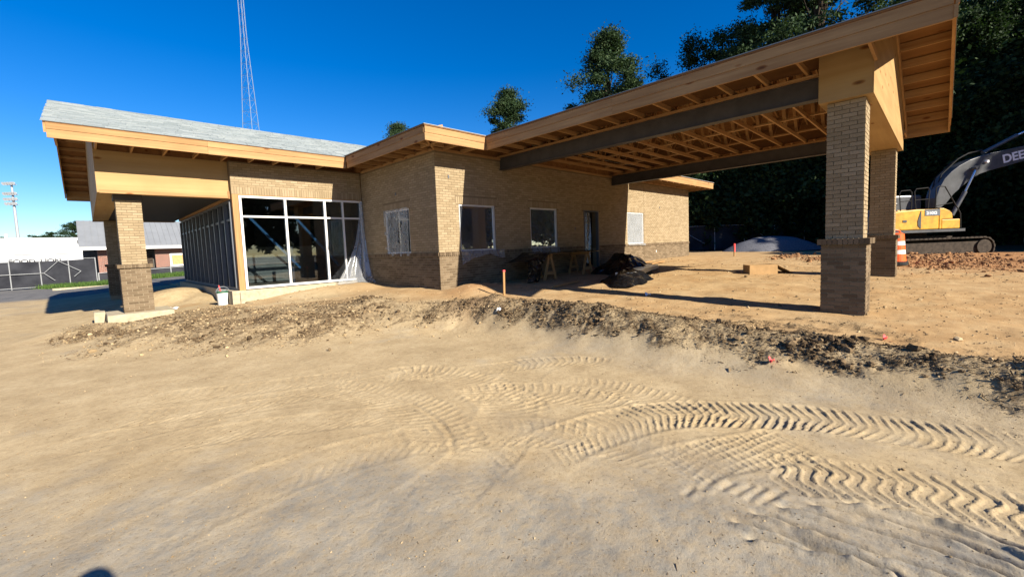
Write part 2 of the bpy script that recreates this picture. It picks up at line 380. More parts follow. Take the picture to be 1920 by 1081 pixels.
def ground(x, y, fine=True):
    x = np.asarray(x, float); y = np.asarray(y, float)
    sd = sdpoly(x, y, PADPOLY) + 0.35 * fbm(x, y, 0.9, 3)
    cx = np.clip(x, 0, 14)
    a = -0.06 + 0.026 * cx; b = 0.24 + 0.018 * cx; t = np.clip((y + 8.5) / 8.5, -0.4, 1)
    pad = a * (1 - t) + b * t
    pad = np.where(x < 0, pad - 0.042 * np.clip(-x, 0, 6.5), pad)
    pad = np.where((x < -3.6) & (y > 3), pad - 0.06 * sstep(3, 5, y), pad)
    wl = np.where(x < -1.8, 3.4, 1.0); wl = 1.0 + 2.4 * sstep(-1.3, -3.2, x)
    m = sstep(-0.25, 1, sd / wl)
    far = sstep(25, 70, np.hypot(x, y))
    yard = -0.30 + 0.05 * sstep(10, 25, y)
    z = yard * (1 - m) + pad * m
    bank = np.exp(-((sd - 0.75) / 0.55) ** 2) * sstep(-1.6, -0.9, x) * sstep(-1.6, -2.8, y) * sstep(0.8, 0.2, x)
    z = z + bank * (0.19 + 0.26 * fbm(x, y, 1.1, 3))
    bl = np.exp(-((sd - 1.3) / 0.9) ** 2) * sstep(-1.2, -2.2, x) * sstep(6, 2, y)
    z = z + bl * (0.13 + 0.26 * fbm(x + 30, y, 1.2, 3))
    # mounds
    for (mx, my, r, h) in ((-4.75, 8.5, 1.05, 0.42), (-3.95, 7.1, 0.6, 0.16), (0.65, -0.85, 0.7, 0.16), (-6.9, 4.4, 0.7, 0.14), (-0.9, 0.9, 1.0, 0.05), (-0.9, 3.7, 1.0, 0.15), (-2.2, 3.75, 0.8, 0.10), (13.5, -8.6, 1.3, 0.12)):
        z = z + h * np.exp(-(((x - mx) ** 2 + (y - my) ** 2) / (r * r)) ** 1.5)
    z = z + 0.035 * fbm(x, y, 0.45, 3) * (1 - far)
    return np.where(far > 0, z * (1 - far) + (0.02 * far), z)
def gz(x, y): return float(ground(np.array([x]), np.array([y]))[0])

# ------------------------------------------------------------------ ground sheet
def axis(lo, hi, fine, mid, parts):
    """fine spacing inside [lo,hi], parts = list of (end, spacing) outward on both sides, then geometric"""
    c = list(np.concatenate([np.arange(a, b - 1e-6, f) for a, b, f in fine]))
    up = c[-1]
    for e, s in parts[1]:
        while up < e: up += s; c.append(up)
    s = parts[1][-1][1]
    while up < 900: s *= 1.22; up += s; c.append(up)
    dn = c[0]; pre = []
    for e, s in parts[0]:
        while dn > e: dn -= s; pre.append(dn)
    s = parts[0][-1][1]
    while dn > -900: s *= 1.22; dn -= s; pre.append(dn)
    return np.array(pre[::-1] + c)
AX = axis(-7.4, 0.9, [(-7.4, -4.6, 0.022), (-4.6, -1.6, 0.0125), (-1.6, 0.9, 0.02)], 0, ([(-9, 0.08), (-14, 0.3)], [(6, 0.08), (14, 0.14), (30, 0.4)]))
AY = axis(-10.5, -1.2, [(-10.5, -7.0, 0.0125), (-7.0, -1.2, 0.02)], 0, ([(-11, 0.1), (-20, 0.5)], [(1.5, 0.045), (6, 0.07), (12, 0.14), (32, 0.45)]))
GX, GY = np.meshgrid(AX, AY)
gxf = GX.ravel(); gyf = GY.ravel()
gzf = ground(gxf, gyf)
sdp = sdpoly(gxf, gyf, PADPOLY) + 0.35 * fbm(gxf, gyf, 0.9, 3)
def catmull(P, step=0.02):
    P = np.array(P, float); P = np.vstack([2 * P[0] - P[1], P, 2 * P[-1] - P[-2]]); out = []
    for i in range(1, len(P) - 2):
        n = max(2, int(np.linalg.norm(P[i + 1] - P[i]) / step)); t = np.linspace(0, 1, n, endpoint=False)[:, None]
        out.append(0.5 * (2 * P[i] + (P[i + 1] - P[i - 1]) * t + (2 * P[i - 1] - 5 * P[i] + 4 * P[i + 1] - P[i + 2]) * t ** 2 + (3 * P[i] - P[i - 1] - 3 * P[i + 1] + P[i + 2]) * t ** 3))
    return np.vstack(out + [P[-2][None]])
def track(P, hw, pitch, amp, kind, fade=0.4, clear=True):
    global gzf
    C = catmull(P, 0.025); T = np.gradient(C, axis=0); T /= np.linalg.norm(T, axis=1)[:, None] + 1e-9
    Sl = np.concatenate([[0], np.cumsum(np.linalg.norm(np.diff(C, axis=0), axis=1))])
    lo = C.min(0) - hw * 1.6; hi = C.max(0) + hw * 1.6
    idx = np.where((gxf > lo[0]) & (gxf < hi[0]) & (gyf > lo[1]) & (gyf < hi[1]))[0]
    X = np.stack([gxf[idx], gyf[idx]], 1); best = np.full(len(idx), 1e9); bi = np.zeros(len(idx), int)
    for ch in range(0, len(idx), 40000):
        x = X[ch:ch + 40000]; d2 = ((x[:, None, :] - C[None]) ** 2).sum(2); bi[ch:ch + 40000] = d2.argmin(1); best[ch:ch + 40000] = d2.min(1)
    D = X - C[bi]; tt = T[bi]; t = (D[:, 0] * tt[:, 1] - D[:, 1] * tt[:, 0]); s = Sl[bi] + (D * tt).sum(1)
    wob = 0.022 * fbm(X[:, 0], X[:, 1], 5.0, 4, 0.6); s = s + wob * 2.0; t2 = t + wob
    q = t2 / hw; a = np.abs(q)
    env = sstep(1.12, 0.86, a) * sstep(-0.02, fade, s) * sstep(Sl[-1] + 0.02, Sl[-1] - fade, s)
    rub = np.clip(0.75 + 1.6 * fbm(X[:, 0], X[:, 1], 1.7, 3), 0.12, 1.25) * np.clip(1 + 1.1 * fbm(X[:, 0], X[:, 1], 14.0, 3), 0.3, 1.6)
    def ridge(ph, w): 
        f = np.abs((ph % 1.0) - 0.5) * 2; return sstep(1 - w, 1 - w * 0.6, f)
    if kind == 'lug':
        ph = (s + 0.55 * hw * np.abs(q) ** 1.3 * np.where(q > 0, 1, 0.35)) / pitch
        h = ridge(ph, 0.30) * (0.45 + 0.55 * sstep(0.05, 0.5, a))
    elif kind == 'chev':
        ph = (s + 1.0 * hw * a) / pitch + np.where(q > 0, 0.5, 0.0); h = ridge(ph, 0.28) * sstep(0.02, 0.12, a)
    elif kind == 'bar':
        ph = (s + 0.12 * hw * np.sin(q * 5)) / pitch; h = ridge(ph, 0.28) + 0.6 * ridge(ph * 1.0 + 0.28, 0.2) * sstep(0.2, 0.35, q)
    elif kind == 'grid':
        h = np.maximum(ridge(s / pitch, 0.26), ridge(q * 3.2 + 0.2 * np.floor(s / pitch), 0.22))
    else:
        h = ridge(q * 6 + 0.8 * fbm(X[:, 0], X[:, 1], 2, 2), 0.4) * 0.6
    edge = np.exp(-((a - 1.08) / 0.10) ** 2) * sstep(-0.02, fade, s) * sstep(Sl[-1] + 0.02, Sl[-1] - fade, s)
    gzf[idx] += env * (amp * rub * h - amp * 0.55) + edge * amp * 0.5 * rub
track([(-5.6, -7.3), (-4.5, -7.0), (-3.8, -6.5), (-3.2, -6.0), (-2.6, -5.7), (-1.9, -5.7)], 0.28, 0.085, 0.0065, 'lug', 0.8)
track([(-7.0, -6.3), (-5.7, -6.1), (-4.7, -6.4), (-4.0, -7.0), (-3.7, -7.8), (-3.6, -8.6)], 0.28, 0.09, 0.006, 'lug', 0.8)
track([(-6.9, -3.3), (-5.9, -3.9), (-5.0, -4.3), (-4.0, -4.6), (-2.9, -4.6)], 0.26, 0.09, 0.006, 'lug', 0.8)
track([(-2.9, -6.2), (-2.6, -7.0), (-2.7, -7.9), (-3.0, -8.6)], 0.27, 0.08, 0.007, 'lug', 0.6)
T1 = [(-4.46, -7.33), (-4.04, -7.34), (-3.52, -7.46), (-3.06, -7.65), (-2.74, -7.92), (-2.5, -8.26), (-2.2, -8.74), (-2.06, -9.33), (-1.9, -10.01), (-1.94, -10.43)]
T4 = [(-4.22, -8.30), (-3.98, -8.70), (-3.74, -9.06), (-3.62, -9.33), (-3.52, -9.66), (-3.54, -9.88), (-3.62, -10.2), (-3.75, -10.5)]
track([(-4.92, -3.93), (-4.5, -4.78), (-4.36, -5.49), (-4.42, -6.18), (-4.61, -6.65), (-4.81, -6.95)], 0.30, 0.095, 0.008, 'lug')
track([(-6.38, -4.54), (-5.95, -4.8), (-5.56, -5.0), (-5.17, -5.28), (-4.76, -5.57), (-4.5, -5.9)], 0.24, 0.10, 0.008, 'chev')
track([(-6.4, -2.8), (-5.44, -3.43), (-4.64, -3.85), (-4.11, -4.27)], 0.26, 0.11, 0.007, 'lug')
track([(-7.2, -4.0), (-6.4, -4.1), (-5.4, -4.3), (-4.4, -5.0)], 0.22, 0.15, 0.006, 'lines')
track([(-4.2, -4.4), (-3.75, -4.5), (-3.45, -5.03), (-3.45, -5.65), (-3.6, -6.3), (-3.9, -6.8)], 0.33, 0.09, 0.010, 'lug')
track([(-3.38, -5.03), (-2.87, -5.3), (-2.37, -5.53), (-1.93, -5.94), (-1.75, -6.5)], 0.24, 0.10, 0.011, 'lug')
track([(-3.9, -5.6), (-3.3, -6.2), (-3.0, -6.9), (-3.1, -7.5)], 0.28, 0.10, 0.008, 'lug')
track(T1, 0.30, 0.082, 0.014, 'lug', 0.6)
track([(-3.84, -8.19), (-3.49, -8.35), (-3.21, -8.53), (-2.79, -8.79)], 0.26, 0.062, 0.012, 'grid', 0.12)
track([(-3.45, -8.67), (-3.37, -8.84), (-3.19, -9.17), (-3.07, -9.55), (-3.03, -9.91), (-3.09, -10.15), (-3.2, -10.5)], 0.27, 0.088, 0.014, 'bar', 0.2)
def groove(P, w=0.020, dep=0.020):
    C = catmull(P, 0.015) if len(P) > 2 else np.linspace(P[0], P[1], 20)
    C = C + np.stack([0.02 * fbm(C[:, 0], C[:, 1], 4, 3), 0.02 * fbm(C[:, 0] + 9, C[:, 1], 4, 3)], 1)
    T = np.gradient(C, axis=0); T /= np.linalg.norm(T, axis=1)[:, None] + 1e-9
    lo = C.min(0) - 0.15; hi = C.max(0) + 0.15; idx = np.where((gxf > lo[0]) & (gxf < hi[0]) & (gyf > lo[1]) & (gyf < hi[1]))[0]
    X = np.stack([gxf[idx], gyf[idx]], 1)
    for ch in range(0, len(idx), 30000):
        x = X[ch:ch + 30000]; d2 = ((x[:, None] - C[None]) ** 2).sum(2); k = d2.argmin(1); D = x - C[k]; t = D[:, 0] * T[k, 1] - D[:, 1] * T[k, 0]; dd = np.sqrt(d2.min(1))
        e = sstep(-0.5, len(C) * 0.12, k.astype(float)) * sstep(len(C) - 0.5, len(C) * 0.88, k.astype(float)) * np.clip(1 + 1.3 * fbm(x[:, 0], x[:, 1], 11, 3), 0.2, 1.5)
        gzf[idx[ch:ch + 30000]] += e * (-dep * np.exp(-(dd / w) ** 2) + 0.55 * dep * np.exp(-((dd - 2.1 * w) / (1.1 * w)) ** 2) * np.where(t > 0, 1.0, 0.35))
for P in [[(-3.977, -8.755), (-3.954, -9.17), (-3.922, -9.504), (-3.924, -9.732)], [(-3.817, -8.858), (-3.749, -9.237), (-3.725, -9.577), (-3.75, -9.791), (-3.794, -9.898)], [(-3.663, -8.993), (-3.597, -9.339), (-3.578, -9.655), (-3.634, -9.866), (-3.682, -9.955)], [(-3.516, -9.145), (-3.44, -9.444), (-3.423, -9.737), (-3.49, -9.912), (-3.557, -10.001)], [(-3.455, -9.328), (-3.413, -9.618), (-3.481, -9.879), (-3.547, -10.002)], [(-4.137, -8.703), (-4.088, -9.051), (-4.055, -9.355), (-4.075, -9.472)], [(-4.246, -8.809), (-4.104, -9.17), (-4.05, -9.452)], [(-3.977, -8.466), (-3.791, -8.498)], [(-3.886, -8.57), (-3.733, -8.604)], [(-3.889, -8.648), (-3.677, -8.708)], [(-3.896, -8.725), (-3.655, -8.771)], [(-3.887, -8.794), (-3.586, -8.879)], [(-4.092, -8.414), (-3.943, -8.42)], [(-4.722, -4.084), (-4.415, -4.879), (-4.321, -5.539), (-4.386, -6.129), (-4.516, -6.52), (-4.761, -6.888)]]:
    groove(P, 0.022, 0.046 if len(P) > 2 and P[0][1] < -8 else 0.009)
# masks of the different soils
nA = fbm(gxf, gyf, 1.3, 4); nB = fbm(gxf + 50, gyf - 20, 4.0, 4); nC = fbm(gxf - 31, gyf + 77, 0.6, 4)
nearm = sstep(-8.2, -7.6, gxf) * sstep(1.2, 0.6, gxf)
mul_r = sstep(0.15, 0.5, sdp + 0.5 * nB) * sstep(1.75, 1.15, sdp + 0.9 * nA) * sstep(-1.3, -2.6, gyf + 0.8 * nA + 0.3 * gxf) * sstep(2.0, 1.0, gxf) * sstep(-16, -12, gyf)
mul_r *= 0.5 + 0.5 * sstep(-0.13, 0.04, nB + 0.5 * nA)
mul_r2 = 0.55 * sstep(1.2, 1.5, sdp + nA) * sstep(3.0, 2.2, sdp + nA) * sstep(-5.5, -7.5, gyf) * sstep(-0.05, 0.12, nB)
mul_l = sstep(-0.5, 0.7, sdp + 1.4 * nA) * sstep(3.6, 2.4, sdp + 1.2 * nA) * sstep(-1.3, -2.1, gxf) * sstep(5.5, 3.0, gyf) * (0.55 + 0.45 * sstep(-0.1, 0.08, nB))
mul_l *= 0.65 + 0.35 * sstep(0.1, 0.0, nC)
mulch = np.clip(np.maximum(np.maximum(mul_r, mul_r2), mul_l), 0, 1)
skirt = sstep(-0.9, -0.1, sdp + 0.7 * nA) * sstep(0.4, 0.1, sdp) * sstep(-2.8, -7, gyf) * 0.35
df = np.hypot(gxf + 5.6, gyf + 8.6)
grey = np.clip(sstep(0.80, -0.25, (gyf + 6.9 + 0.9 * (gxf + 5.6)) * 0.55 + 1.1 * nA + 0.8 * nB) * sstep(-2.9, -3.9, gxf) + skirt + 0.4 * sstep(0.12, 0.26, nC + 0.3 * nB) * sstep(0.5, -0.3, sdp), 0, 1)
clay = sstep(0.9, 1.8, sdp) * sstep(-2.2, -0.6, gxf + 0.4 * gyf * 0) * (0.75 + 0.6 * nA)
clay = np.maximum(clay, sstep(0.7, 1.6, sdp) * 0.55 * sstep(-0.05, 0.15, nA))
red = sstep(9.5, 12.5, gxf + 2.5 * nA) * sstep(-7, -8.6, gyf + 1.2 * nB) + 0.7 * np.exp(-(((gxf - 0.7) / 0.9) ** 2 + ((gyf + 0.9) / 0.6) ** 2)) + 0.6 * np.exp(-(((gxf + 0.6) / 0.6) ** 2 + ((gyf + 2.4) / 0.6) ** 2))
asph = sstep(18, 19.5, gyf + 0.12 * gxf + 2 * nA) * sstep(3, -1, gxf) + sstep(60, 90, np.hypot(gxf, gyf))
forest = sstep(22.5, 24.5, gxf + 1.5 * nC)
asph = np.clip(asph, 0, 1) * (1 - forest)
# rough relief of the churned soil
rough_ = np.clip(mulch + 0.5 * red * sstep(9, 11, gxf), 0, 1)
gzf += rough_ * (0.10 * fbm(gxf, gyf, 3.2, 3, 0.6) + 0.055 * (0.25 - np.abs(fbm(gxf + 9, gyf, 9.0, 3, 0.6))) + 0.03 * fbm(gxf, gyf, 22.0, 2, 0.6)) * nearm + rough_ * (1 - nearm) * 0.1 * fbm(gxf, gyf, 2.0, 3)
gzf += 0.0055 * fbm(gxf + 5, gyf, 12.0, 3, 0.6) * (1 - asph) * sstep(15, 8, np.hypot(gxf + 4, gyf + 5)) * (0.5 + 0.9 * grey)
gzf += 0.05 * fbm(gxf, gyf, 2.2, 4) * sstep(0.8, 2.0, sdp) * sstep(-1.5, 0, gxf) * sstep(16, 12, gxf)
# keep the soil out of the building
inb = ((gxf > 0.15) & (gyf > 0.15) & (gyf < 13)) | ((gxf > -3.4) & (gyf > 4.6) & (gyf < 13)); inb &= gxf < 15.7
gzf = np.where(inb, np.minimum(gzf, 0.1), gzf)
nx, ny = len(AX), len(AY)
ii = (np.arange(ny - 1)[:, None] * nx + np.arange(nx - 1)[None]).ravel()
GF = np.stack([ii, ii + 1, ii + nx + 1, ii + nx], 1)
def _soil(n, l, p):
    A = lambda k: n.new('ShaderNodeAttribute')
    def at(k):
        x = n.new('ShaderNodeAttribute'); x.attribute_name = k; return x.outputs['Fac']
    v = coords(n, l, kind='World')
    n1 = noise(n, l, v, 2.3, 6, 0.6); n2 = noise(n, l, v, 38, 6, 0.72); n3 = noise(n, l, v, 0.7, 5, 0.6); n4 = noise(n, l, v, 170, 3, 0.7)
    tan = ramp(n, l, n1, [(0.28, (0.375, 0.284, 0.165)), (0.5, (0.45, 0.347, 0.205)), (0.72, (0.52, 0.412, 0.253))])
    n5 = noise(n, l, v, 13, 5, 0.65)
    tan = mix(n, l, 0.6, tan, ramp(n, l, n5, [(0.3, (0.70, 0.68, 0.64)), (0.55, (1, 1, 1))]), 'MULTIPLY')
    tan = mix(n, l, 0.4, tan, ramp(n, l, n3, [(0.3, (0.72, 0.70, 0.68)), (0.66, (1, 1, 1))]), 'MULTIPLY')
    gr = ramp(n, l, n1, [(0.3, (0.215, 0.197, 0.165)), (0.55, (0.285, 0.26, 0.212)), (0.75, (0.375, 0.325, 0.245))])
    cl = ramp(n, l, n1, [(0.28, (0.31, 0.185, 0.083)), (0.5, (0.40, 0.255, 0.122)), (0.75, (0.46, 0.325, 0.172))])
    rd = ramp(n, l, n1, [(0.3, (0.27, 0.13, 0.056)), (0.7, (0.40, 0.225, 0.108))])
    mu = ramp(n, l, n2, [(0.3, (0.05, 0.034, 0.02)), (0.5, (0.125, 0.085, 0.048)), (0.68, (0.21, 0.155, 0.088)), (0.85, (0.33, 0.25, 0.145))])
    asf = ramp(n, l, n1, [(0.3, (0.10, 0.10, 0.105)), (0.7, (0.19, 0.185, 0.175))])
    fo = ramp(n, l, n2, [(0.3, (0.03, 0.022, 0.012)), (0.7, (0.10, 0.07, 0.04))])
    c = mix(n, l, at('clay'), tan, cl); c = mix(n, l, at('red'), c, rd)
    gm = mth(n, l, 'MULTIPLY', at('grey'), ramp(n, l, n5, [(0.3, (0.4, 0.4, 0.4)), (0.62, (1, 1, 1))]))
    c = mix(n, l, gm, c, gr); 
    mm = mth(n, l, 'MULTIPLY', at('mulch'), ramp(n, l, noise(n, l, v, 11, 4), [(0.36, (0.25, 0.25, 0.25)), (0.56, (1, 1, 1))]))
    c = mix(n, l, mm, c, mu)
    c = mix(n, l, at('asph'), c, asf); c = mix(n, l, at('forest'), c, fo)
    sp = ramp(n, l, n2, [(0.28, (0.48, 0.45, 0.42)), (0.45, (1, 1, 1))])
    c = mix(n, l, 0.8, c, sp, 'MULTIPLY')
    c = mix(n, l, 0.5, c, ramp(n, l, n4, [(0.3, (0.55, 0.53, 0.5)), (0.6, (1, 1, 1))]), 'MULTIPLY')
    h = mth(n, l, 'ADD', mth(n, l, 'MULTIPLY', n2, 0.7), mth(n, l, 'MULTIPLY', n4, 0.3))
    bump(n, l, p, h, 0.5, 0.017)
    return c
MAT['soil'] = mat('building_site_soil', _soil, 0.97, 0.08)
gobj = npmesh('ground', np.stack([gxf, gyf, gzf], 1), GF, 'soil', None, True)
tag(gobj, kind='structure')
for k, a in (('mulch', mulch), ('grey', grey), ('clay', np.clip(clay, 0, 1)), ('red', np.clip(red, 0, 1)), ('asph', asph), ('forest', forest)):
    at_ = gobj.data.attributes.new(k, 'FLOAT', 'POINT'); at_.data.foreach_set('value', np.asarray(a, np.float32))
GZ2 = gzf.reshape(ny, nx)
def gzs(x, y):
    """height of the finished ground sheet, vectorised bilinear"""
    x = np.asarray(x, float); y = np.asarray(y, float)
    i = np.clip(np.searchsorted(AX, x) - 1, 0, nx - 2); j = np.clip(np.searchsorted(AY, y) - 1, 0, ny - 2)
    fx = (x - AX[i]) / (AX[i + 1] - AX[i]); fy = (y - AY[j]) / (AY[j + 1] - AY[j])
    return (GZ2[j, i] * (1 - fx) + GZ2[j, i + 1] * fx) * (1 - fy) + (GZ2[j + 1, i] * (1 - fx) + GZ2[j + 1, i + 1] * fx) * fy
def gs(x, y): return float(gzs(np.array([x]), np.array([y]))[0])

# ------------------------------------------------------------------ brick walls
CH, BL, MJ = 0.0677, 0.2032, 0.010
CAMX = np.array(CAM)
class Bricks:
    """collects bricks as (centre, u, n, len, height, depth_off); emits the ones that show largest singly"""
    def __init__(s): s.items = []
    def put(s, c, u, n, L, H, proud=0.0, m='buff', par=None, D=0.06):
        s.items.append((np.array(c, float), u, n, L, H, proud, m, par, D))
    def emit(s, thing_, limit, restname, seen=None):
        it = s.items
        def size(b):
            v = b[0] - CAMX; d = np.linalg.norm(v); face = max(0.0, -(v @ np.array([b[2][0], b[2][1], 0])) / d)
            return b[3] * b[4] * face / d ** 2
        order = sorted(range(len(it)), key=lambda i: -size(it[i]) if (seen is None or seen(it[i])) else 1.0)
        single = set(order[:limit]); rest = {}
        for i, (c, u, n, L, H, pr, m, par, D) in enumerate(it):
            p = par or thing_; off = random.uniform(-0.002, 0.0025)
            cc = c + np.array([n[0], n[1], 0]) * (pr + off - D / 2)
            ang = math.atan2(u[1], u[0])
            if i in single:
                o = bpy.data.objects.new('brick', UNIT[m]); link(o, p)
                o.location = cc - org(p); o.rotation_euler = (0, 0, ang); o.scale = (L, D, H)
                # unit brick runs along x, depth along y
            else:
                rest.setdefault((p.name, m), []).append((cc, u, n, L, H, D))
        for (pn, m), L_ in rest.items():
            cs = np.array([a[0] for a in L_]); us = np.array([(a[1][0], a[1][1], 0) for a in L_]); ns = np.array([(a[2][0], a[2][1], 0) for a in L_])
            hl = np.array([a[3] for a in L_])[:, None] / 2; hh = np.array([a[4] for a in L_]) / 2; hd = np.array([a[5] for a in L_])[:, None] / 2
            Z = np.zeros((len(L_), 3)); Z[:, 2] = hh; V = []
            for sx, sy, sz in ((-1, -1, -1), (1, -1, -1), (1, 1, -1), (-1, 1, -1), (-1, -1, 1), (1, -1, 1), (1, 1, 1), (-1, 1, 1)):
                V.append(cs + us * hl * sx + ns * hd * sy + Z * sz)
            V = np.stack(V, 1).reshape(-1, 3); b = (np.arange(len(L_)) * 8)[:, None, None]
            fl = np.array([(0, 1, 2, 3), (7, 6, 5, 4), (4, 5, 1, 0), (5, 6, 2, 1), (6, 7, 3, 2), (7, 4, 0, 3)])[None]
            hand = us[:, 0] * ns[:, 1] - us[:, 1] * ns[:, 0]; FB = b + fl; FB = np.where((hand < 0)[:, None, None], FB, FB[:, :, ::-1])
            o = npmesh(restname, V, FB.reshape(-1, 4), m, bpy.data.objects[pn]); tag(o, kind='stuff')
def unit(m):
    b = MB().box(-0.5, 0.5, -0.5, 0.5, -0.5, 0.5); return b.mesh('brick', m)
UNIT = {'buff': unit('buff'), 'brown': unit('brown')}
def run_bond(B, o, u, n, x0, x1, z0, z1, m, openings=(), par=None, proud=0.0, phase=0, ch=CH, bl=BL):
    """o: point of the wall plane (x=0), u direction, n outward normal"""
    k = 0; z = z0
    while z + ch * 0.6 < z1:
        h = min(ch, z1 - z) - MJ; zc = z + h / 2
        start = x0 - (bl / 2 if (k + phase) % 2 else 0)
        x = start
        while x < x1 - 0.01:
            a = max(x, x0); b = min(x + bl, x1); x += bl
            segs = [(a, b)]
            for (oa, ob, oz0, oz1) in openings:
                if z + h > oz0 + 0.004 and z < oz1 - 0.004:
                    ns_ = []
                    for (p, q) in segs:
                        if q <= oa or p >= ob: ns_.append((p, q))
                        else:
                            if p < oa - 0.02: ns_.append((p, oa))
                            if q > ob + 0.02: ns_.append((ob, q))
                    segs = ns_
            for (p, q) in segs:
                L = q - p - MJ
                if L < 0.02: continue
                cx_ = (p + q) / 2
                B.put((o[0] + u[0] * cx_, o[1] + u[1] * cx_, zc), u, n, L, h, proud, m, par)
        z += ch; k += 1
def vertical_course(B, o, u, n, x0, x1, z0, z1, m, par=None, proud=0.003, w=CH, D=0.06):
    cnt = max(1, round((x1 - x0) / w)); w = (x1 - x0) / cnt
    for i in range(cnt):
        cx_ = x0 + (i + 0.5) * w
        B.put((o[0] + u[0] * cx_, o[1] + u[1] * cx_, (z0 + z1) / 2), u, n, w - MJ, z1 - z0 - MJ * 0.6, proud, m, par, D)
def wall_core(parent, name, o, u, n, x0, x1, z0, z1, thick, openings, m):
    """mortar body behind the bricks: face 8 mm behind the brick face"""
    xs = sorted({x0, x1, *[a for q in openings for a in q[:2]]}); zs = sorted({z0, z1, *[a for q in openings for a in q[2:]]})
    b = MB()
    for i in range(len(xs) - 1):
        for j in range(len(zs) - 1):
            cx_ = (xs[i] + xs[i + 1]) / 2; cz = (zs[j] + zs[j + 1]) / 2
            if any(a < cx_ < c and d < cz < e for (a, c, d, e) in openings): continue
            P = []
            for zz in (zs[j], zs[j + 1]):
                for (xx, dd) in ((xs[i], -0.0055), (xs[i + 1], -0.0055), (xs[i + 1], -thick), (xs[i], -thick)):
                    P.append((o[0] + u[0] * xx + n[0] * dd, o[1] + u[1] * xx + n[1] * dd, zz))
            b.hexa(P)
    return b.build(name, m, parent)
WT, ZT, FF = 1.25, 3.95, 0.42      # water table top, wall top, finished floor

BLD = thing('brick_building', 'unfinished tan brick building with brown brick base and open wood eaves', 'building', (0, 0, 0))
B = Bricks()
UX, UY = (1, 0), (0, 1); NF, NW = (0, -1), (-1, 0)
OPF = [(0.73, 2.07, 1.25, 2.56), (3.62, 4.98, 1.25, 2.57), (6.55, 7.50, FF, 2.58), (9.67, 11.04, 1.25, 2.60)]
def brick_face(par_name, o, u, n, x0, x1, ops, thick=0.3, soldier=True):
    lo = [q for q in ops if q[2] < WT - 0.1]
    cx0 = x0 + 0.062
    core_l = wall_core(BLD, par_name + '_base', o, u, n, cx0, x1, -0.35, WT - 0.1, thick, [(a, b, max(c, -0.35), min(d, WT - 0.1)) for a, b, c, d in lo], 'mortar_light')
    core_u = wall_core(BLD, par_name, o, u, n, cx0, x1, WT - 0.1, ZT, thick, [(a, b, max(c, WT - 0.1), d) for a, b, c, d in ops], 'mortar')
    run_bond(B, o, u, n, x0, x1, -0.07, WT - 0.1, 'brown', lo, core_l)
    sold = [(a - 0.10, b + 0.10, d, d + 0.203) for a, b, c, d in ops] if soldier else []
    run_bond(B, o, u, n, x0, x1, WT, ZT - 0.03, 'buff', list(ops) + sold, core_u)
    for (a, b, c, d) in sold: vertical_course(B, o, u, n, a, b, c, d, 'buff', core_u)
    # rowlock water table between door openings
    xs = x0
    for (a, b, c, d) in sorted(lo):
        vertical_course(B, o, u, n, xs, a, WT - 0.10, WT, 'brown', core_l, 0.028, CH, 0.09); xs = b
    vertical_course(B, o, u, n, xs, x1, WT - 0.10, WT, 'brown', core_l, 0.028, CH, 0.09)
    return core_l, core_u
brick_face('front_wall', (0, 0), UX, NF, 0.0, 15.87, OPF)
OPS = [(1.41, 2.80, 1.25, 2.55)]
brick_face('side_wall', (0, 0), UY, NW, 0.0, 4.31, OPS)
MB().box(0.0055, 0.07, 0.0055, 0.07, -0.35, WT - 0.1).build('corner_mortar', 'mortar_light', BLD)
MB().box(0.0055, 0.07, 0.0055, 0.07, WT - 0.099, ZT).build('corner_mortar', 'mortar', BLD)
# brick over the storefront
DY = 4.31
hd = wall_core(BLD, 'storefront_header', (0, DY), UX, NF, -3.71, -0.012, 3.05, ZT, 0.3, [], 'mortar')
vertical_course(B, (0, DY), UX, NF, -3.71, -0.012, 3.06, 3.263, 'buff', hd)
run_bond(B, (0, DY), UX, NF, -3.71, -0.012, 3.263, ZT - 0.03, 'buff', [], hd)
# far end and hidden back walls
MB().box(15.56, 15.868, 0.02, 12, -0.3, ZT).build('end_wall', 'mortar', BLD)
MB().box(-3.4, 15.5, 11.9, 12.2, -0.3, ZT).build('back_wall', 'mortar', BLD)
MB().box(11.10, 11.118, -0.004, 0.02, 0.1, ZT - 0.05).build('expansion_joint', 'mortar', BLD)
# weep and fixture marks in the brick
for (x, z) in ((0.42, 3.28), (6.0, 1.9), (12.6, 2.9), (12.2, 0.86)):
    MB().box(x - 0.02, x + 0.02, -0.014, 0.01, z - 0.045, z + 0.045).build('conduit_stub', 'darkalu' if z > 1 else 'letter', BLD)
MB().box(-0.014, 0.01, 2.05, 2.10, 2.98, 3.06).build('conduit_stub', 'darkalu', BLD)
# floor, interior partitions, ceiling
MB().box(0.3, 15.5, 0.3, 11.9, FF - 0.3, FF).build('floor_slab', 'concrete', BLD)
MB().box(-3.9, 0.3, DY - 0.05, 13.6, -0.2, FF - 0.02).build('floor_slab', 'concrete', BLD)
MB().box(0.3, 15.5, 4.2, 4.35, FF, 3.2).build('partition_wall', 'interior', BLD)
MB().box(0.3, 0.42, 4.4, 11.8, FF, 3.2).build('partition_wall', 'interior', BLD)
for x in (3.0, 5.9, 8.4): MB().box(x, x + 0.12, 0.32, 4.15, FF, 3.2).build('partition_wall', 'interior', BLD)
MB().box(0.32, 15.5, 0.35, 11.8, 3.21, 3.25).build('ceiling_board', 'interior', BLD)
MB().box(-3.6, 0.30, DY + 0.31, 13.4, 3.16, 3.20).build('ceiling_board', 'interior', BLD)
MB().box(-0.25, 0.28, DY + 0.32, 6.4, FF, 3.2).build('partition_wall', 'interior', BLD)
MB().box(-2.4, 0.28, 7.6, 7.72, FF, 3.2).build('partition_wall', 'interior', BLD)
sid = MB().box(-2.95, -0.6, 7.2, 7.32, FF, 1.65).build('lap_siding', 'insul', BLD)
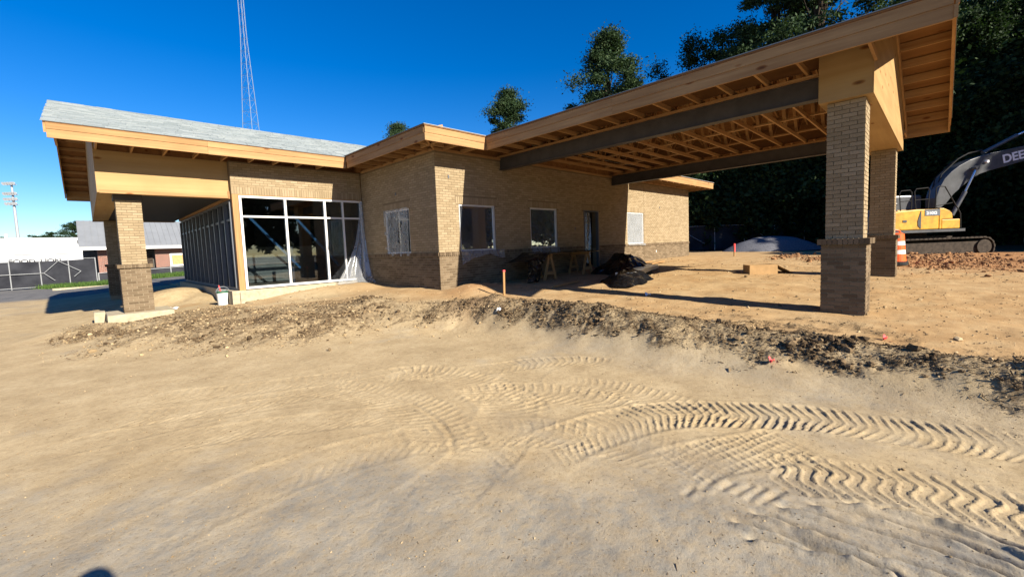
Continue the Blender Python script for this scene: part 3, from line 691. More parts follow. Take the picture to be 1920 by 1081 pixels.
for k in range(12):
    z = FF + 0.02 + k * 0.1
    MB().hexa([(-2.97, 7.17, z), (-0.58, 7.17, z), (-0.58, 7.199, z), (-2.97, 7.199, z), (-2.97, 7.19, z + 0.095), (-0.58, 7.19, z + 0.095), (-0.58, 7.199, z + 0.095), (-2.97, 7.199, z + 0.095)]).build('siding_board', 'insul', sid)
for x in (-3.2, -1.9): MB().bar((x, 5.2, 2.6), (x + 1.5, 5.5, 0.9), 0.05, 0.07).build('diagonal_brace', 'blue', BLD)
MB().box(-1.95, -1.85, 5.6, 5.7, FF, 1.6).build('steel_post', 'darkalu', BLD)

# windows of the brick fronts
def sheet(name, fn, nu, nv, m, parent): return MB().grid(fn, nu, nv).build(name, m, parent, True)
def window(o, u, n, a, b, z0, z1, kind):
    P = lambda x, d, z: (o[0] + u[0] * x + n[0] * d, o[1] + u[1] * x + n[1] * d, z)
    fr = MB(); t = 0.045
    def bx(x0, x1, za, zb, d0=-0.085, d1=-0.022):
        fr.hexa([P(x0, d0, za), P(x1, d0, za), P(x1, d1, za), P(x0, d1, za), P(x0, d0, zb), P(x1, d0, zb), P(x1, d1, zb), P(x0, d1, zb)])
    bx(a, a + t, z0, z1); bx(b - t, b, z0, z1); bx(a + t, b - t, z0, z0 + t); bx(a + t, b - t, z1 - t, z1)
    w = fr.build('window', 'white', BLD)
    g = MB(); g.hexa([P(a + t, -0.06, z0 + t), P(b - t, -0.06, z0 + t), P(b - t, -0.055, z0 + t), P(a + t, -0.055, z0 + t), P(a + t, -0.06, z1 - t), P(b - t, -0.06, z1 - t), P(b - t, -0.055, z1 - t), P(a + t, -0.055, z1 - t)])
    g.build('pane', 'glass', w)
    sd_ = random.random() * 50
    W2 = lambda x, y: 2 * (float(vnoise(np.array([x + sd_]), np.array([y + sd_]))[0]) - 0.5)
    if kind in ('front', 'lit'):
        def f(s, t_):
            x = a - 0.015 + (b - a + 0.03) * s; z = z1 - 0.02 - (z1 - z0 - 0.02) * t_
            return P(x + 0.01 * W2(0, t_ * 7), -0.008 + 0.012 * W2(s * 5, t_ * 2.2), z)
        sheet('plastic_film', f, 26, 22, 'poly_shaded' if kind == 'front' else 'poly', w)  # sunlit window gets paler plastic, the shaded ones film with shade painted in
        dr = 0.24 if kind == 'front' else 0.10
        def f2(s, t_):
            x = a - 0.02 + (b - a + (0.30 if kind == 'front' and a < 1 else 0.1)) * s; dd = 0.034 + 0.022 * W2(s * 6, t_ * 3) + 0.05 * t_ * t_
            hang = dr * (0.75 + 0.35 * W2(s * 3, 0) + (0.6 * max(0, 0.25 - s) * 4 if kind == 'front' and a < 1 else 0))
            if t_ < 0.25: return P(x, -0.008 + (dd + 0.008) * t_ / 0.25, z0 + 0.012 - 0.004 * t_)
            return P(x, dd, z0 + 0.008 - hang * (t_ - 0.25) / 0.75)
        sheet('plastic_flap', f2, 24, 12, 'poly', w)
    elif kind == 'torn':
        def f(s, t_):
            x = b + 0.06 - (b - a + 0.02) * s; z = z1 + 0.03 - (z1 - z0 + 0.1) * t_
            return P(x, 0.012 + 0.030 * math.sin(s * 19 + 2 * t_) * (0.4 + t_) * 0.6 + 0.02 * W2(s * 4, t_ * 3), z)
        gq = MB(); nu, nv = 30, 26; k0 = 0
        for j in range(nv + 1):
            for i in range(nu + 1): gq.v.append(tuple(map(float, f(i / nu, j / nv))))
        for j in range(nv):
            for i in range(nu):
                s = (i + 0.5) / nu; t_ = (j + 0.5) / nv
                if abs(s - (0.86 - 0.42 * t_)) < 0.055 * (1 - abs(2 * t_ - 0.95)) and 0.25 < t_ < 0.75: continue
                if s < 0.08 and t_ > 0.35 and W2(t_ * 9, 1) > -0.2: continue
                q = j * (nu + 1) + i; gq.f.append((q, q + 1, q + nu + 2, q + nu + 1))
        gq.build('plastic_film', 'poly', w, True)
    return w
window((0, 0), UX, NF, 0.73, 2.07, 1.25, 2.56, 'front')
window((0, 0), UX, NF, 3.62, 4.98, 1.25, 2.57, 'front')
window((0, 0), UX, NF, 9.67, 11.04, 1.25, 2.60, 'lit')
window((0, 0), UY, NW, 1.41, 2.80, 1.25, 2.55, 'torn')
dr = MB(); dr.box(6.55, 6.60, -0.02, 0.10, FF, 2.58).box(7.45, 7.50, -0.02, 0.10, FF, 2.58).box(6.60, 7.45, -0.02, 0.10, 2.53, 2.58)
dro = dr.build('door_frame', 'darkalu', BLD)
def fdoor(s, t): return (6.60 + 0.42 * s * (1 - 0.3 * t), 0.02 + 0.05 * math.sin(s * 9 + t * 3), 2.5 - 1.9 * t)
sheet('door_film', fdoor, 12, 14, 'poly', dro)

# storefront
sf = MB()
def sbar(x0, x1, z0, z1, d0=-0.02, d1=0.09): sf.box(x0, x1, DY + d0, DY + d1, z0, z1)
xl, xr, zb, ztp = -3.55, -0.02, 0.43, 3.03
sbar(xl, xl + 0.06, zb, ztp); sbar(xr - 0.06, xr, zb, ztp); sbar(xl + 0.06, xr - 0.06, zb, zb + 0.06); sbar(xl + 0.06, xr - 0.06, ztp - 0.055, ztp)
SF = sf.build('storefront_frame', 'white', BLD)
def subbar(x0, x1, z0, z1, d0=-0.017, d1=0.087): return MB().box(x0, x1, DY + d0, DY + d1, z0, z1).build('mullion', 'white', SF)
ML = [-2.375, -1.235, -0.665]
cols = [xl + 0.06] + ML + [xr - 0.06]
for x in ML: subbar(x - 0.03, x + 0.03, zb + 0.06, ztp - 0.055) if x != -0.665 else subbar(x - 0.022, x + 0.022, zb + 0.06, ztp - 0.055)
for i in range(4):
    x0 = cols[i] + (0.03 if i else 0); x1 = cols[i + 1] - (0.03 if i < 3 else 0)
    subbar(x0, x1, 2.43, 2.48, -0.014, 0.084)
    for za, zc in ((zb + 0.06, 2.43), (2.48, ztp - 0.055)):
        MB().box(x0, x1, DY + 0.03, DY + 0.036, za, zc).build('glass_pane', 'glass', SF)
MB().box(-3.71, -3.565, DY - 0.03, DY + 0.12, 0.38, 3.045).build('corner_post', 'wood_z', BLD)
MB().box(-3.72, -0.02, DY - 0.10, DY - 0.052, 0.0, 0.36).build('slab_edge', 'concrete', BLD)
MB().box(-3.7, -0.02, DY - 0.012, DY + 0.1, 3.034, 3.058).build('lintel_plate', 'wood_x', BLD)
# draped clear plastic at the storefront corner
def fpl(s, t):
    z = 3.0 - 2.72 * t; hw = 0.10 + 0.95 * t ** 1.6 + (0.35 * max(0, (t - 0.42)) if t > 0.42 else 0)
    x = -0.02 - hw * s; y = DY - 0.06 - 0.05 * math.sin(s * 17 + 3 * t) * (0.3 + t) - 0.45 * t ** 3 * (1 - 0.3 * s) - (0.25 * max(0, t - 0.9) / 0.1)
    return (x, y, max(z - 0.25 * s * (1 - t) * t * 4, gs(x, y) + 0.015))
dp = sheet('draped_plastic', fpl, 34, 44, 'poly', None)
tag(dp, 'clear plastic sheeting draped from the storefront corner onto the dirt', 'plastic sheet')
# curtain wall along the porch
cw = MB(); XC = -3.66
cw.box(XC - 0.05, XC + 0.05, DY + 0.16, 13.4, 0.40, 0.47).box(XC - 0.05, XC + 0.05, DY + 0.16, 13.4, 2.86, 2.93)
CW = cw.build('curtain_wall_frame', 'darkalu', BLD)
ys = np.linspace(DY + 0.2, 13.35, 13)
for i, y in enumerate(ys): MB().box(XC - 0.09, XC + 0.055, y - 0.034, y + 0.034, 0.471, 2.859).build('mullion', 'darkalu', CW)
for i in range(12):
    MB().box(XC - 0.045, XC + 0.045, ys[i] + 0.031, ys[i + 1] - 0.031, 2.36, 2.42).build('transom', 'darkalu', CW)
    MB().box(XC - 0.003, XC + 0.003, ys[i] + 0.031, ys[i + 1] - 0.031, 0.471, 2.359).build('glass_pane', 'clearglass', CW)
    MB().box(XC - 0.003, XC + 0.003, ys[i] + 0.031, ys[i + 1] - 0.031, 2.421, 2.859).build('glass_pane', 'clearglass', CW)
MB().box(XC - 0.09, XC + 0.09, DY + 0.14, 13.5, 2.94, 3.15).build('curtain_wall_header', 'wood_y', BLD)

# ------------------------------------------------------------------ left wing porch
PY = 4.50
MB().box(-6.34, -3.715, PY, PY + 0.02, 2.97, ZT).build('porch_beam_plywood', 'ply_x', BLD)
MB().box(-6.30, -3.715, PY - 0.022, PY - 0.002, 2.955, 3.03).build('porch_beam_trim', 'wood_x', BLD)
MB().box(-6.34, -6.32, PY + 0.021, 14.8, 2.97, ZT).build('porch_side_plywood', 'ply_y', BLD)
MB().box(-6.318, -5.9, PY + 0.021, 14.8, 2.975, 2.995).build('porch_beam_underside', 'ply_y', BLD)
MB().box(-5.898, -3.76, PY + 0.021, PY + 0.42, 2.975, 2.995).build('porch_beam_underside', 'ply_x', BLD)
MB().box(-6.318, -3.76, 14.4, 14.8, 2.975, 3.4).build('porch_rear_beam', 'ply_x', BLD)
dk = MB()
for k in range(64):
    y = PY + 0.44 + k * 0.152
    dk.box(-5.896, -3.78, y, y + 0.09, 3.0, 3.03).box(-5.896, -3.78, y + 0.09, y + 0.152, 3.045, 3.06)
dko = dk.build('porch_metal_ceiling', 'darkdeck', BLD)
cs = 0.945
MB().box(-6.07, -5.53, 4.75, 5.3, 2.84, 2.972).build('porch_column_cap', 'steel', BLD)
# brick columns (plinth, rowlock cap, shaft)
def column(parent, name, x0, y0, zbase, ztop, sc, Bk, back=True, zwt=WT):
    """x0,y0 = near corner of the shaft"""
    s = 0.508 * sc; p = 0.0508 * sc; q = 0.1 * sc; ch = CH * sc; bl = BL * sc
    core = MB().box(x0 + 0.009, x0 + s - 0.009, y0 + 0.009, y0 + s - 0.009, zwt, ztop).build(name, 'mortar' if parent is BLD else 'mortar', parent)
    base = MB().box(x0 - p + 0.009, x0 + s + p - 0.009, y0 - p + 0.009, y0 + s + p - 0.009, zbase - 0.25, zwt - 0.1 * sc).build(name + '_plinth', 'mortar_light', parent)
    faces = [((x0, y0), UX, NF, 0), ((x0, y0 + s), (0, -1), NW, 1)]
    facesb = [((x0 + s, y0), UY, (1, 0), 1), ((x0 + s, y0 + s), (-1, 0), (0, 1), 0)] if back else []
    for o, u, n, ph in faces + facesb:
        run_bond(Bk, o, u, n, 0, s, zwt, ztop, 'buff', [], core, 0, ph, ch, bl)
        # plinth
        o2 = (o[0] + n[0] * p - u[0] * p, o[1] + n[1] * p - u[1] * p)
        run_bond(Bk, o2, u, n, 0, s + 2 * p, zwt - 0.1 * sc - ch * 17, zwt - 0.1 * sc, 'brown', [], base, 0, ph, ch, bl)
        o3 = (o[0] + n[0] * q - u[0] * q, o[1] + n[1] * q - u[1] * q)
        vertical_course(Bk, o3, u, n, 0, s + 2 * q, zwt - 0.1 * sc, zwt, 'brown', base, 0.0, CH * sc, 0.12)
    MB().box(x0 - q + 0.02, x0 + s + q - 0.02, y0 - q + 0.02, y0 + s + q - 0.02, zwt - 0.09 * sc, zwt - 0.012).build(name + '_cap', 'mortar_light', parent)
    return core
column(BLD, 'porch_column', -6.035, 4.79, 0.07, 2.84, cs, B, True, 1.256)
column(BLD, 'porch_column', -6.035, 13.9, 0.0, 2.97, 1.0, B, True, 1.25)
def seen_b(b):
    c, n = b[0], b[2]
    if c[1] > 12.5 and c[0] < -3: return False
    return (np.array([n[0], n[1], 0]) @ (CAMX - c)) > 0
B.emit(BLD, 290, 'brick_courses', seen_b)
fx = MB().box(-6.40, -5.15, 4.42, 5.75, -0.45, 0.062).build('concrete_footing', 'concrete', None, False, 0.012, (-5.8, 5.0, -0.2))
tag(fx, 'pale concrete footing block under the porch brick column', 'footing')
fb = MB().box(-6.62, -6.40, 5.85, 6.35, -0.3, 0.05).build('concrete_block', 'concrete', None, False, 0.012, (-6.5, 6.1, -0.1))
tag(fb, 'small concrete block beside the porch column footing', 'block')

# ------------------------------------------------------------------ roofs
SL = 1.0 / 3.0
def fascia(parent, a, b, m, zb, h=0.33, t=0.038, inward=(0, 0)):
    L = math.hypot(b[0] - a[0], b[1] - a[1])
    if L > 5.6:
        n = math.ceil(L / 4.6); cuts = [0.0] + [(k + random.uniform(-0.15, 0.15)) / n for k in range(1, n)] + [1.0]
        for u0, u1 in zip(cuts[:-1], cuts[1:]):
            e = 0.0015 / L; jz = random.uniform(-0.004, 0.004)
            fascia(parent, (a[0] + (b[0] - a[0]) * (u0 + e), a[1] + (b[1] - a[1]) * (u0 + e)), (a[0] + (b[0] - a[0]) * (u1 - e), a[1] + (b[1] - a[1]) * (u1 - e)), m, zb + jz, h, t, inward)
        return
    """two stacked boards from a to b; inward = unit vector to the building"""
    for z0, z1, off in ((zb, zb + h * 0.53, 0.0), (zb + h * 0.53 + 0.003, zb + h, -0.012)):
        p0 = (a[0] + inward[0] * off, a[1] + inward[1] * off); p1 = (b[0] + inward[0] * off, b[1] + inward[1] * off)
        q = MB(); i = inward
        q.hexa([(p0[0], p0[1], z0), (p1[0], p1[1], z0), (p1[0] + i[0] * t, p1[1] + i[1] * t, z0), (p0[0] + i[0] * t, p0[1] + i[1] * t, z0),
                (p0[0], p0[1], z1), (p1[0], p1[1], z1), (p1[0] + i[0] * t, p1[1] + i[1] * t, z1), (p0[0] + i[0] * t, p0[1] + i[1] * t, z1)])
        q.build('fascia_board', m, parent)
ZE = 3.935
ov = 0.77
# main eaves
fascia(BLD, (-ov, -ov), (1.13, -ov), 'wood_x', ZE, inward=(0, 1))
fascia(BLD, (-ov, 3.55), (-ov, -ov + 0.04), 'wood_y', ZE, inward=(1, 0))
fascia(BLD, (9.9, -ov), (17.2, -ov), 'wood_x', ZE + 0.05, inward=(0, 1))
fascia(BLD, (17.2, -ov + 0.04), (17.2, 12.7), 'wood_y', ZE + 0.05, inward=(-1, 0))
def slab(name, pts, m, parent, t=0.025):
    top = [Vector(p) for p in pts]; n = len(pts); q = MB()
    q.add([p for p in top] + [p - Vector((0, 0, t)) for p in top], [tuple(range(n)), tuple(reversed(range(n, 2 * n)))] + [(i, i + n, (i + 1) % n + n, (i + 1) % n) for i in range(n)])
    return q.build(name, m, parent)
ZR = ZE + 0.36
x0, x1, y0, y1 = -ov - 0.03, 17.23, -ov - 0.03, 12.9; rid = (y1 - y0) / 2; zr = ZR + rid * SL; ym = (y0 + y1) / 2
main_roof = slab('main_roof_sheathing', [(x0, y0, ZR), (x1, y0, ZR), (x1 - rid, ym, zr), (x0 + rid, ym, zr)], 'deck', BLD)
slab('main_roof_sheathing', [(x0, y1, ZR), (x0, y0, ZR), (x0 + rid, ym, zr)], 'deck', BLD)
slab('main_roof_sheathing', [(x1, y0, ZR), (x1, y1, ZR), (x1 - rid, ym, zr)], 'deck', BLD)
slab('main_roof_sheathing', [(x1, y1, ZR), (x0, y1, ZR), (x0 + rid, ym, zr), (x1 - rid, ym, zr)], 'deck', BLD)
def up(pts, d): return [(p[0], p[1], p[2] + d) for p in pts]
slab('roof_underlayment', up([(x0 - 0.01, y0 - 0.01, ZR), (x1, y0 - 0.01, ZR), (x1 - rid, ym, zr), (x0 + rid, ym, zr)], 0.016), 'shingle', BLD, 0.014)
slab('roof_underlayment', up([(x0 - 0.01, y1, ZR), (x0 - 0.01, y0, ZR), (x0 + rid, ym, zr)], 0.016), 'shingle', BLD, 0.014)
# rafter tails of the main eaves
def tail(parent, a, b, zwall, w=0.04, h=0.09, m='wood_y'):
    MB().bar((a[0], a[1], ZE + 0.055), (b[0], b[1], ZE + 0.055), w, h).build('rafter_tail', m, parent)
    d = math.hypot(b[0] - a[0], b[1] - a[1])
    MB().bar((a[0], a[1], ZE + 0.27), (b[0], b[1], ZE + 0.27 + d * SL), w, h).build('rafter', m, parent)
for k in range(8):
    y = -0.35 + 0.61 * k
    if y < 3.6: tail(BLD, (-ov + 0.04, y), (0.06, y), 0, m='wood_x')
for k in range(4):
    x = -0.35 + 0.61 * k
    if x < 1.0: tail(BLD, (x, -ov + 0.04), (x, 0.06), 0)
MB().bar((-ov + 0.05, -ov + 0.05, ZE + 0.06), (0.05, 0.05, ZE + 0.06), 0.04, 0.09).build('hip_tail', 'wood_x', BLD)
for k in range(12): tail(BLD, (10.1 + 0.61 * k, -ov + 0.04), (10.1 + 0.61 * k, 0.06), 0)
MB().box(-0.012, 15.8, -0.03, 0.0, ZT - 0.02, ZT + 0.05).build('frieze_board', 'wood_x', BLD)
MB().box(-0.03, -0.001, 0.01, 4.2, ZT - 0.02, ZT + 0.05).build('frieze_board', 'wood_y', BLD)
# soffit back-blocking boards closing the attic above the walls
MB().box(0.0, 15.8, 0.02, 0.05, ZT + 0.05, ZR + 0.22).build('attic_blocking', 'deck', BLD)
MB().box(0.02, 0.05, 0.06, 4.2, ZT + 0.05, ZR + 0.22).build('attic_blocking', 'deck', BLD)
# left wing gable roof
LY0, LY1, LX0, LX1 = 3.60, 16.4, -7.05, 9.0
LYM = (LY0 + LY1) / 2; ZL = 4.27; ZLR = ZL + (LYM - LY0) * 0.322; SL2 = 0.322
fascia(BLD, (LX0 + 0.039, LY0), (-ov - 0.005, LY0), 'wood_x', ZE, inward=(0, 1))
slab('wing_roof_sheathing', [(LX0, LY0 - 0.02, ZL), (LX1, LY0 - 0.02, ZL), (LX1, LYM, ZLR), (LX0, LYM, ZLR)], 'deck', BLD)
slab('wing_roof_sheathing', [(LX0, LYM, ZLR), (LX1, LYM, ZLR), (LX1, LY1, ZL), (LX0, LY1, ZL)], 'deck', BLD)
for (ya, za, yb, zb_) in ((LY0, ZL - 0.03, LYM, ZLR - 0.03), (LYM, ZLR - 0.03, LY1, ZL - 0.03)):
    MB().hexa([(LX0, ya, za - 0.2), (LX0 + 0.038, ya, za - 0.2), (LX0 + 0.038, yb, zb_ - 0.2), (LX0, yb, zb_ - 0.2), (LX0, ya, za), (LX0 + 0.038, ya, za), (LX0 + 0.038, yb, zb_), (LX0, yb, zb_)]).build('rake_board', 'wood_y', BLD)
fascia(BLD, (LX0 + 0.039, LY1), (LX1, LY1), 'wood_x', ZE, inward=(0, -1))
for k in range(22):
    y = LY0 + 0.35 + k * 0.58
    if y > LY1 - 0.2: break
    z = ZL + (min(y, 2 * LYM - y) - LY0) * SL2 - 0.09
    MB().bar((LX0 + 0.04, y, z), (-6.35, y, z), 0.04, 0.09).build('lookout', 'wood_x', BLD)
for k in range(11):
    x = -6.9 + 0.61 * k
    if x < -0.9: tail(BLD, (x, LY0 + 0.04), (x, PY if x < -3.7 else DY), 0)
gb = MB().add([(-6.34, PY, ZT), (-6.34, 14.8, ZT), (-6.34, 14.8, ZL + (LY1 - 14.8) * SL2 - 0.03), (-6.34, LYM, ZLR - 0.03), (-6.34, PY, ZL + (PY - LY0) * SL2 - 0.03),
               (-6.30, PY, ZT), (-6.30, 14.8, ZT), (-6.30, 14.8, ZL + (LY1 - 14.8) * SL2 - 0.03), (-6.30, LYM, ZLR - 0.03), (-6.30, PY, ZL + (PY - LY0) * SL2 - 0.03)],
              [(0, 1, 2, 3, 4), (9, 8, 7, 6, 5), (0, 5, 6, 1), (4, 3, 8, 9), (3, 2, 7, 8), (0, 4, 9, 5), (1, 6, 7, 2)])
gb.build('gable_plywood', 'ply_y', BLD)
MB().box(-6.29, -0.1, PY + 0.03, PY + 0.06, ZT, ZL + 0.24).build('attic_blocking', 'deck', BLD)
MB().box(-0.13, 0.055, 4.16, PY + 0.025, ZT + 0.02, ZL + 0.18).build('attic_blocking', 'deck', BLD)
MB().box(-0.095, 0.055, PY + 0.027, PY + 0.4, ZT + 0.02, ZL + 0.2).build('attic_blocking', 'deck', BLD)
# shingles of the wing's front slope
rows = 44; rl = (LYM - LY0 + 0.03) / rows
unit_sh = MB().hexa([(-0.5, -0.55, 0.0), (0.5, -0.55, 0.0), (0.5, 0.5, 0.0), (-0.5, 0.5, 0.0), (-0.5, -0.55, 1.0), (0.5, -0.55, 1.0), (0.5, 0.5, 0.35), (-0.5, 0.5, 0.35)]).mesh('shingle', 'shingle')
slope = math.atan(SL2); cnt = 0; SHV = []; shl = []
for r in range(rows):
    x = LX0 - 0.03 - random.random() * 0.3
    while x < LX1 - 1.0:
        w = random.uniform(0.24, 0.42); a = max(x, LX0 - 0.02 - random.random() * 0.025); b = x + w; x = b
        if b - a < 0.05: continue
        yc = LY0 - 0.03 + (r + 0.5) * rl; zc = ZL + (yc - LY0) * SL2 + 0.006
        shl.append(((a + b) / 2, yc, zc, b - a - 0.004, random.uniform(0.010, 0.022)))
shl_order = sorted(range(len(shl)), key=lambda i: (shl[i][0] - CAM.x) ** 2 + (shl[i][1] - CAM.y) ** 2)
sing = set(shl_order[:290]); base = np.array([v.co[:] for v in unit_sh.vertices]); cth, sth = math.cos(slope), math.sin(slope)
for i, (x, y, z, w, t) in enumerate(shl):
    if i in sing:
        o = bpy.data.objects.new('shingle', unit_sh); link(o, BLD); o.location = (x, y, z); o.rotation_euler = (slope, 0, 0); o.scale = (w, rl / cth, t)
    else:
        q = base * np.array([w, rl / cth, t]); SHV.append(np.stack([q[:, 0] + x, q[:, 1] * cth - q[:, 2] * sth + y, q[:, 1] * sth + q[:, 2] * cth + z], 1))
SHV = np.concatenate(SHV); fl = np.array([p.vertices[:] for p in unit_sh.polygons])
FSH = (np.arange(len(SHV) // 8)[:, None, None] * 8 + fl[None]).reshape(-1, 4)
tag(npmesh('shingle_courses', SHV, FSH, 'shingle', BLD), kind='stuff')

# ------------------------------------------------------------------ drive-through canopy
CAN = thing('entrance_canopy', 'open framed wood canopy with steel beams on two brick columns', 'canopy', (5.5, -4.5, 0))
EX0, EX1, EY0 = 1.15, 9.85, -9.62; XM = 5.5; ZC = ZE + 0.36
fascia(CAN, (EX0, EY0 + 0.039), (EX0, -ov - 0.002), 'wood_y', ZE, inward=(1, 0))
fascia(CAN, (EX1, EY0 + 0.039), (EX1, -ov - 0.002), 'wood_y', ZE, inward=(-1, 0))
zrg = ZC + (XM - EX0) * SL
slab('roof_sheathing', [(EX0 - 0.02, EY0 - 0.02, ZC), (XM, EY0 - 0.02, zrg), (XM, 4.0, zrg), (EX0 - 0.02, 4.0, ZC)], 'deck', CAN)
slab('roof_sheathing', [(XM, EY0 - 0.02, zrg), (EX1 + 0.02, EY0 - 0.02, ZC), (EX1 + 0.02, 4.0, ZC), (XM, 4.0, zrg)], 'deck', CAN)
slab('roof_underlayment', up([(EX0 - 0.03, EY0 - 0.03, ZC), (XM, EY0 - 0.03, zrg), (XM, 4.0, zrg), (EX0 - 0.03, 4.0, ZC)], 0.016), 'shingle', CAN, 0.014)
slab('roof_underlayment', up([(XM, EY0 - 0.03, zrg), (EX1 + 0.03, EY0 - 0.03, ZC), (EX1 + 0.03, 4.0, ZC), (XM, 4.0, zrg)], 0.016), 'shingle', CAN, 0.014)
for sgn, xa in ((1, EX0 - 0.016), (-1, EX1 + 0.016)):
    for (t0, t1, dy) in ((0.17, 0.33, 0.0), (0.0, 0.167, -0.012)):
        za, zb_ = ZC - 0.03, zrg - 0.03
        MB().hexa([(xa, EY0 + dy, za - t1), (XM, EY0 + dy, zb_ - t1), (XM, EY0 + dy + 0.038, zb_ - t1), (xa, EY0 + dy + 0.038, za - t1), (xa, EY0 + dy, za - t0), (XM, EY0 + dy, zb_ - t0), (XM, EY0 + dy + 0.038, zb_ - t0), (xa, EY0 + dy + 0.038, za - t0)]).build('rake_board', 'wood_x', CAN)
def zroof(x): return ZC + (min(x, 2 * XM - x) - EX0) * SL
GYF = -8.74
for k in range(14):
    x = EX0 + 0.30 + k * 0.61
    if x > EX1 - 0.1: break
    if 2.05 < x < 2.2: x += 0.1
    z = zroof(x) - 0.125
    MB().bar((x, EY0 + 0.04, z), (x, GYF - 0.042, z), 0.042, 0.17).build('lookout', 'wood_y', CAN)
# steel beams
def ibeam(x, y0, y1, z0, z1, w=0.2):
    q = MB(); q.box(x - w / 2, x + w / 2, y0, y1, z0, z0 + 0.016).box(x - w / 2, x + w / 2, y0, y1, z1 - 0.016, z1).box(x - 0.06, x + 0.06, y0 + 0.001, y1 - 0.001, z0 + 0.017, z1 - 0.017)
    return q.build('steel_beam', 'steel', CAN)
ibeam(2.42, -8.6, 0.2, 3.63, 3.985); ibeam(8.58, -8.6, 0.2, 3.63, 3.985)
for xx in (2.55, 8.45): MB().box(xx - 0.06, xx + 0.06, -8.55, -0.02, 3.99, 4.025).build('sill_plate', 'wood_y', CAN)
for xx in (2.27, 8.73): MB().box(xx - 0.05, xx + 0.05, -8.0, -0.02, 3.99, 4.02).build('sill_plate', 'wood_y', CAN)
MB().box(2.345, 2.365, -8.0, -0.1, 4.13, zroof(2.35) - 0.03).build('eave_blocking', 'deck', CAN)
MB().box(8.635, 8.655, -8.0, -0.1, 4.13, zroof(2.35) - 0.03).build('eave_blocking', 'deck', CAN)
# gable end box of plywood over the columns
GB0, GB1, GYB = 2.10, 8.98, -8.03
gp = [(GB0, 3.485), (GB1, 3.485), (GB1, zroof(GB1) - 0.04), (XM, zrg - 0.04), (GB0, zroof(GB0) - 0.04)]
MB().prism(gp, lambda a, b, d: (a, d, b), GYF, GYF + 0.02).build('gable_plywood', 'ply_x', CAN)
MB().box(GB0, GB0 + 0.02, GYF + 0.021, GYB, 3.485, zroof(GB0) - 0.03).build('box_end_plywood', 'ply_y', CAN)
MB().box(GB1 - 0.02, GB1, GYF + 0.021, GYB, 3.485, zroof(GB1) - 0.03).build('box_end_plywood', 'ply_y', CAN)
MB().box(GB0 + 0.021, GB1 - 0.021, GYB - 0.02, GYB, 3.485, 4.5).build('box_back_plywood', 'ply_x', CAN)
MB().box(GB0 + 0.021, GB1 - 0.021, GYF + 0.021, GYB - 0.021, 3.487, 3.505).build('box_underside_plywood', 'ply_x', CAN)
for sgn in (0, 1):
    xa, xb = (GB0 - 0.9, XM) if not sgn else (GB1 + 0.8, XM)
    MB().bar((xa, GYF - 0.022, zroof(xa) - 0.14), (xb, GYF - 0.022, zroof(xb) - 0.14), 0.036, 0.19).build('gable_ledger', 'wood_x', CAN)
MB().bar((EX0 + 0.05, GYF - 0.02, ZE + 0.06), (GB0 - 0.01, GYF - 0.02, ZE + 0.06), 0.04, 0.09).build('soffit_blocking', 'wood_x', CAN)
MB().bar((GB1 + 0.02, GYF - 0.02, ZE + 0.06), (EX1 - 0.05, GYF - 0.02, ZE + 0.06), 0.04, 0.09).build('soffit_blocking', 'wood_x', CAN)
# trusses
def truss(y):
    t = MB(); a, b = EX0 + 0.045, EX1 - 0.045; zb_ = 4.072
    t.bar((a, y, zb_), (b, y, zb_), 0.04, 0.09)
    zt = lambda x: zroof(x) - 0.088
    t.bar((a, y, zt(a) + 0.012), (XM, y, zt(XM)), 0.04, 0.09).bar((XM, y, zt(XM)), (b, y, zt(b) + 0.012), 0.04, 0.09)
    T = t.build('truss', 'wood_x', CAN)
    for (xb, xt) in ((3.6, 3.0), (3.6, 4.3), (4.85, 4.3), (4.85, 5.48), (6.15, 5.52), (6.15, 6.7), (7.4, 6.7), (7.4, 8.0)):
        MB().bar((xb, y + 0.003, zb_ + 0.045), (xt, y + 0.003, zt(xt) - 0.045), 0.034, 0.075, (0, 1, 0)).build('web', 'wood_x', T)
    return T
for k in range(13): truss(-7.85 + k * 0.61)
for x in (3.75, 5.6, 7.25): MB().box(x - 0.045, x + 0.045, -7.95, -0.1, 4.118, 4.155).build('lateral_brace', 'wood_y', CAN)
for y in (-6.63, -4.19, -1.75):
    MB().bar((4.0, y + 0.3, 4.16), (5.2, y + 1.5, 5.1), 0.034, 0.08).build('diagonal_brace', 'wood_y', CAN)
# columns
BC = Bricks()
column(CAN, 'brick_column', 2.24, -8.635, 0.0, 3.487, 1.0, BC)
column(CAN, 'brick_column', 8.34, -8.635, 0.0, 3.487, 1.0, BC)
BC.emit(CAN, 295, 'brick_courses', lambda b: (np.array([b[2][0], b[2][1], 0]) @ (CAMX - b[0])) > 0)

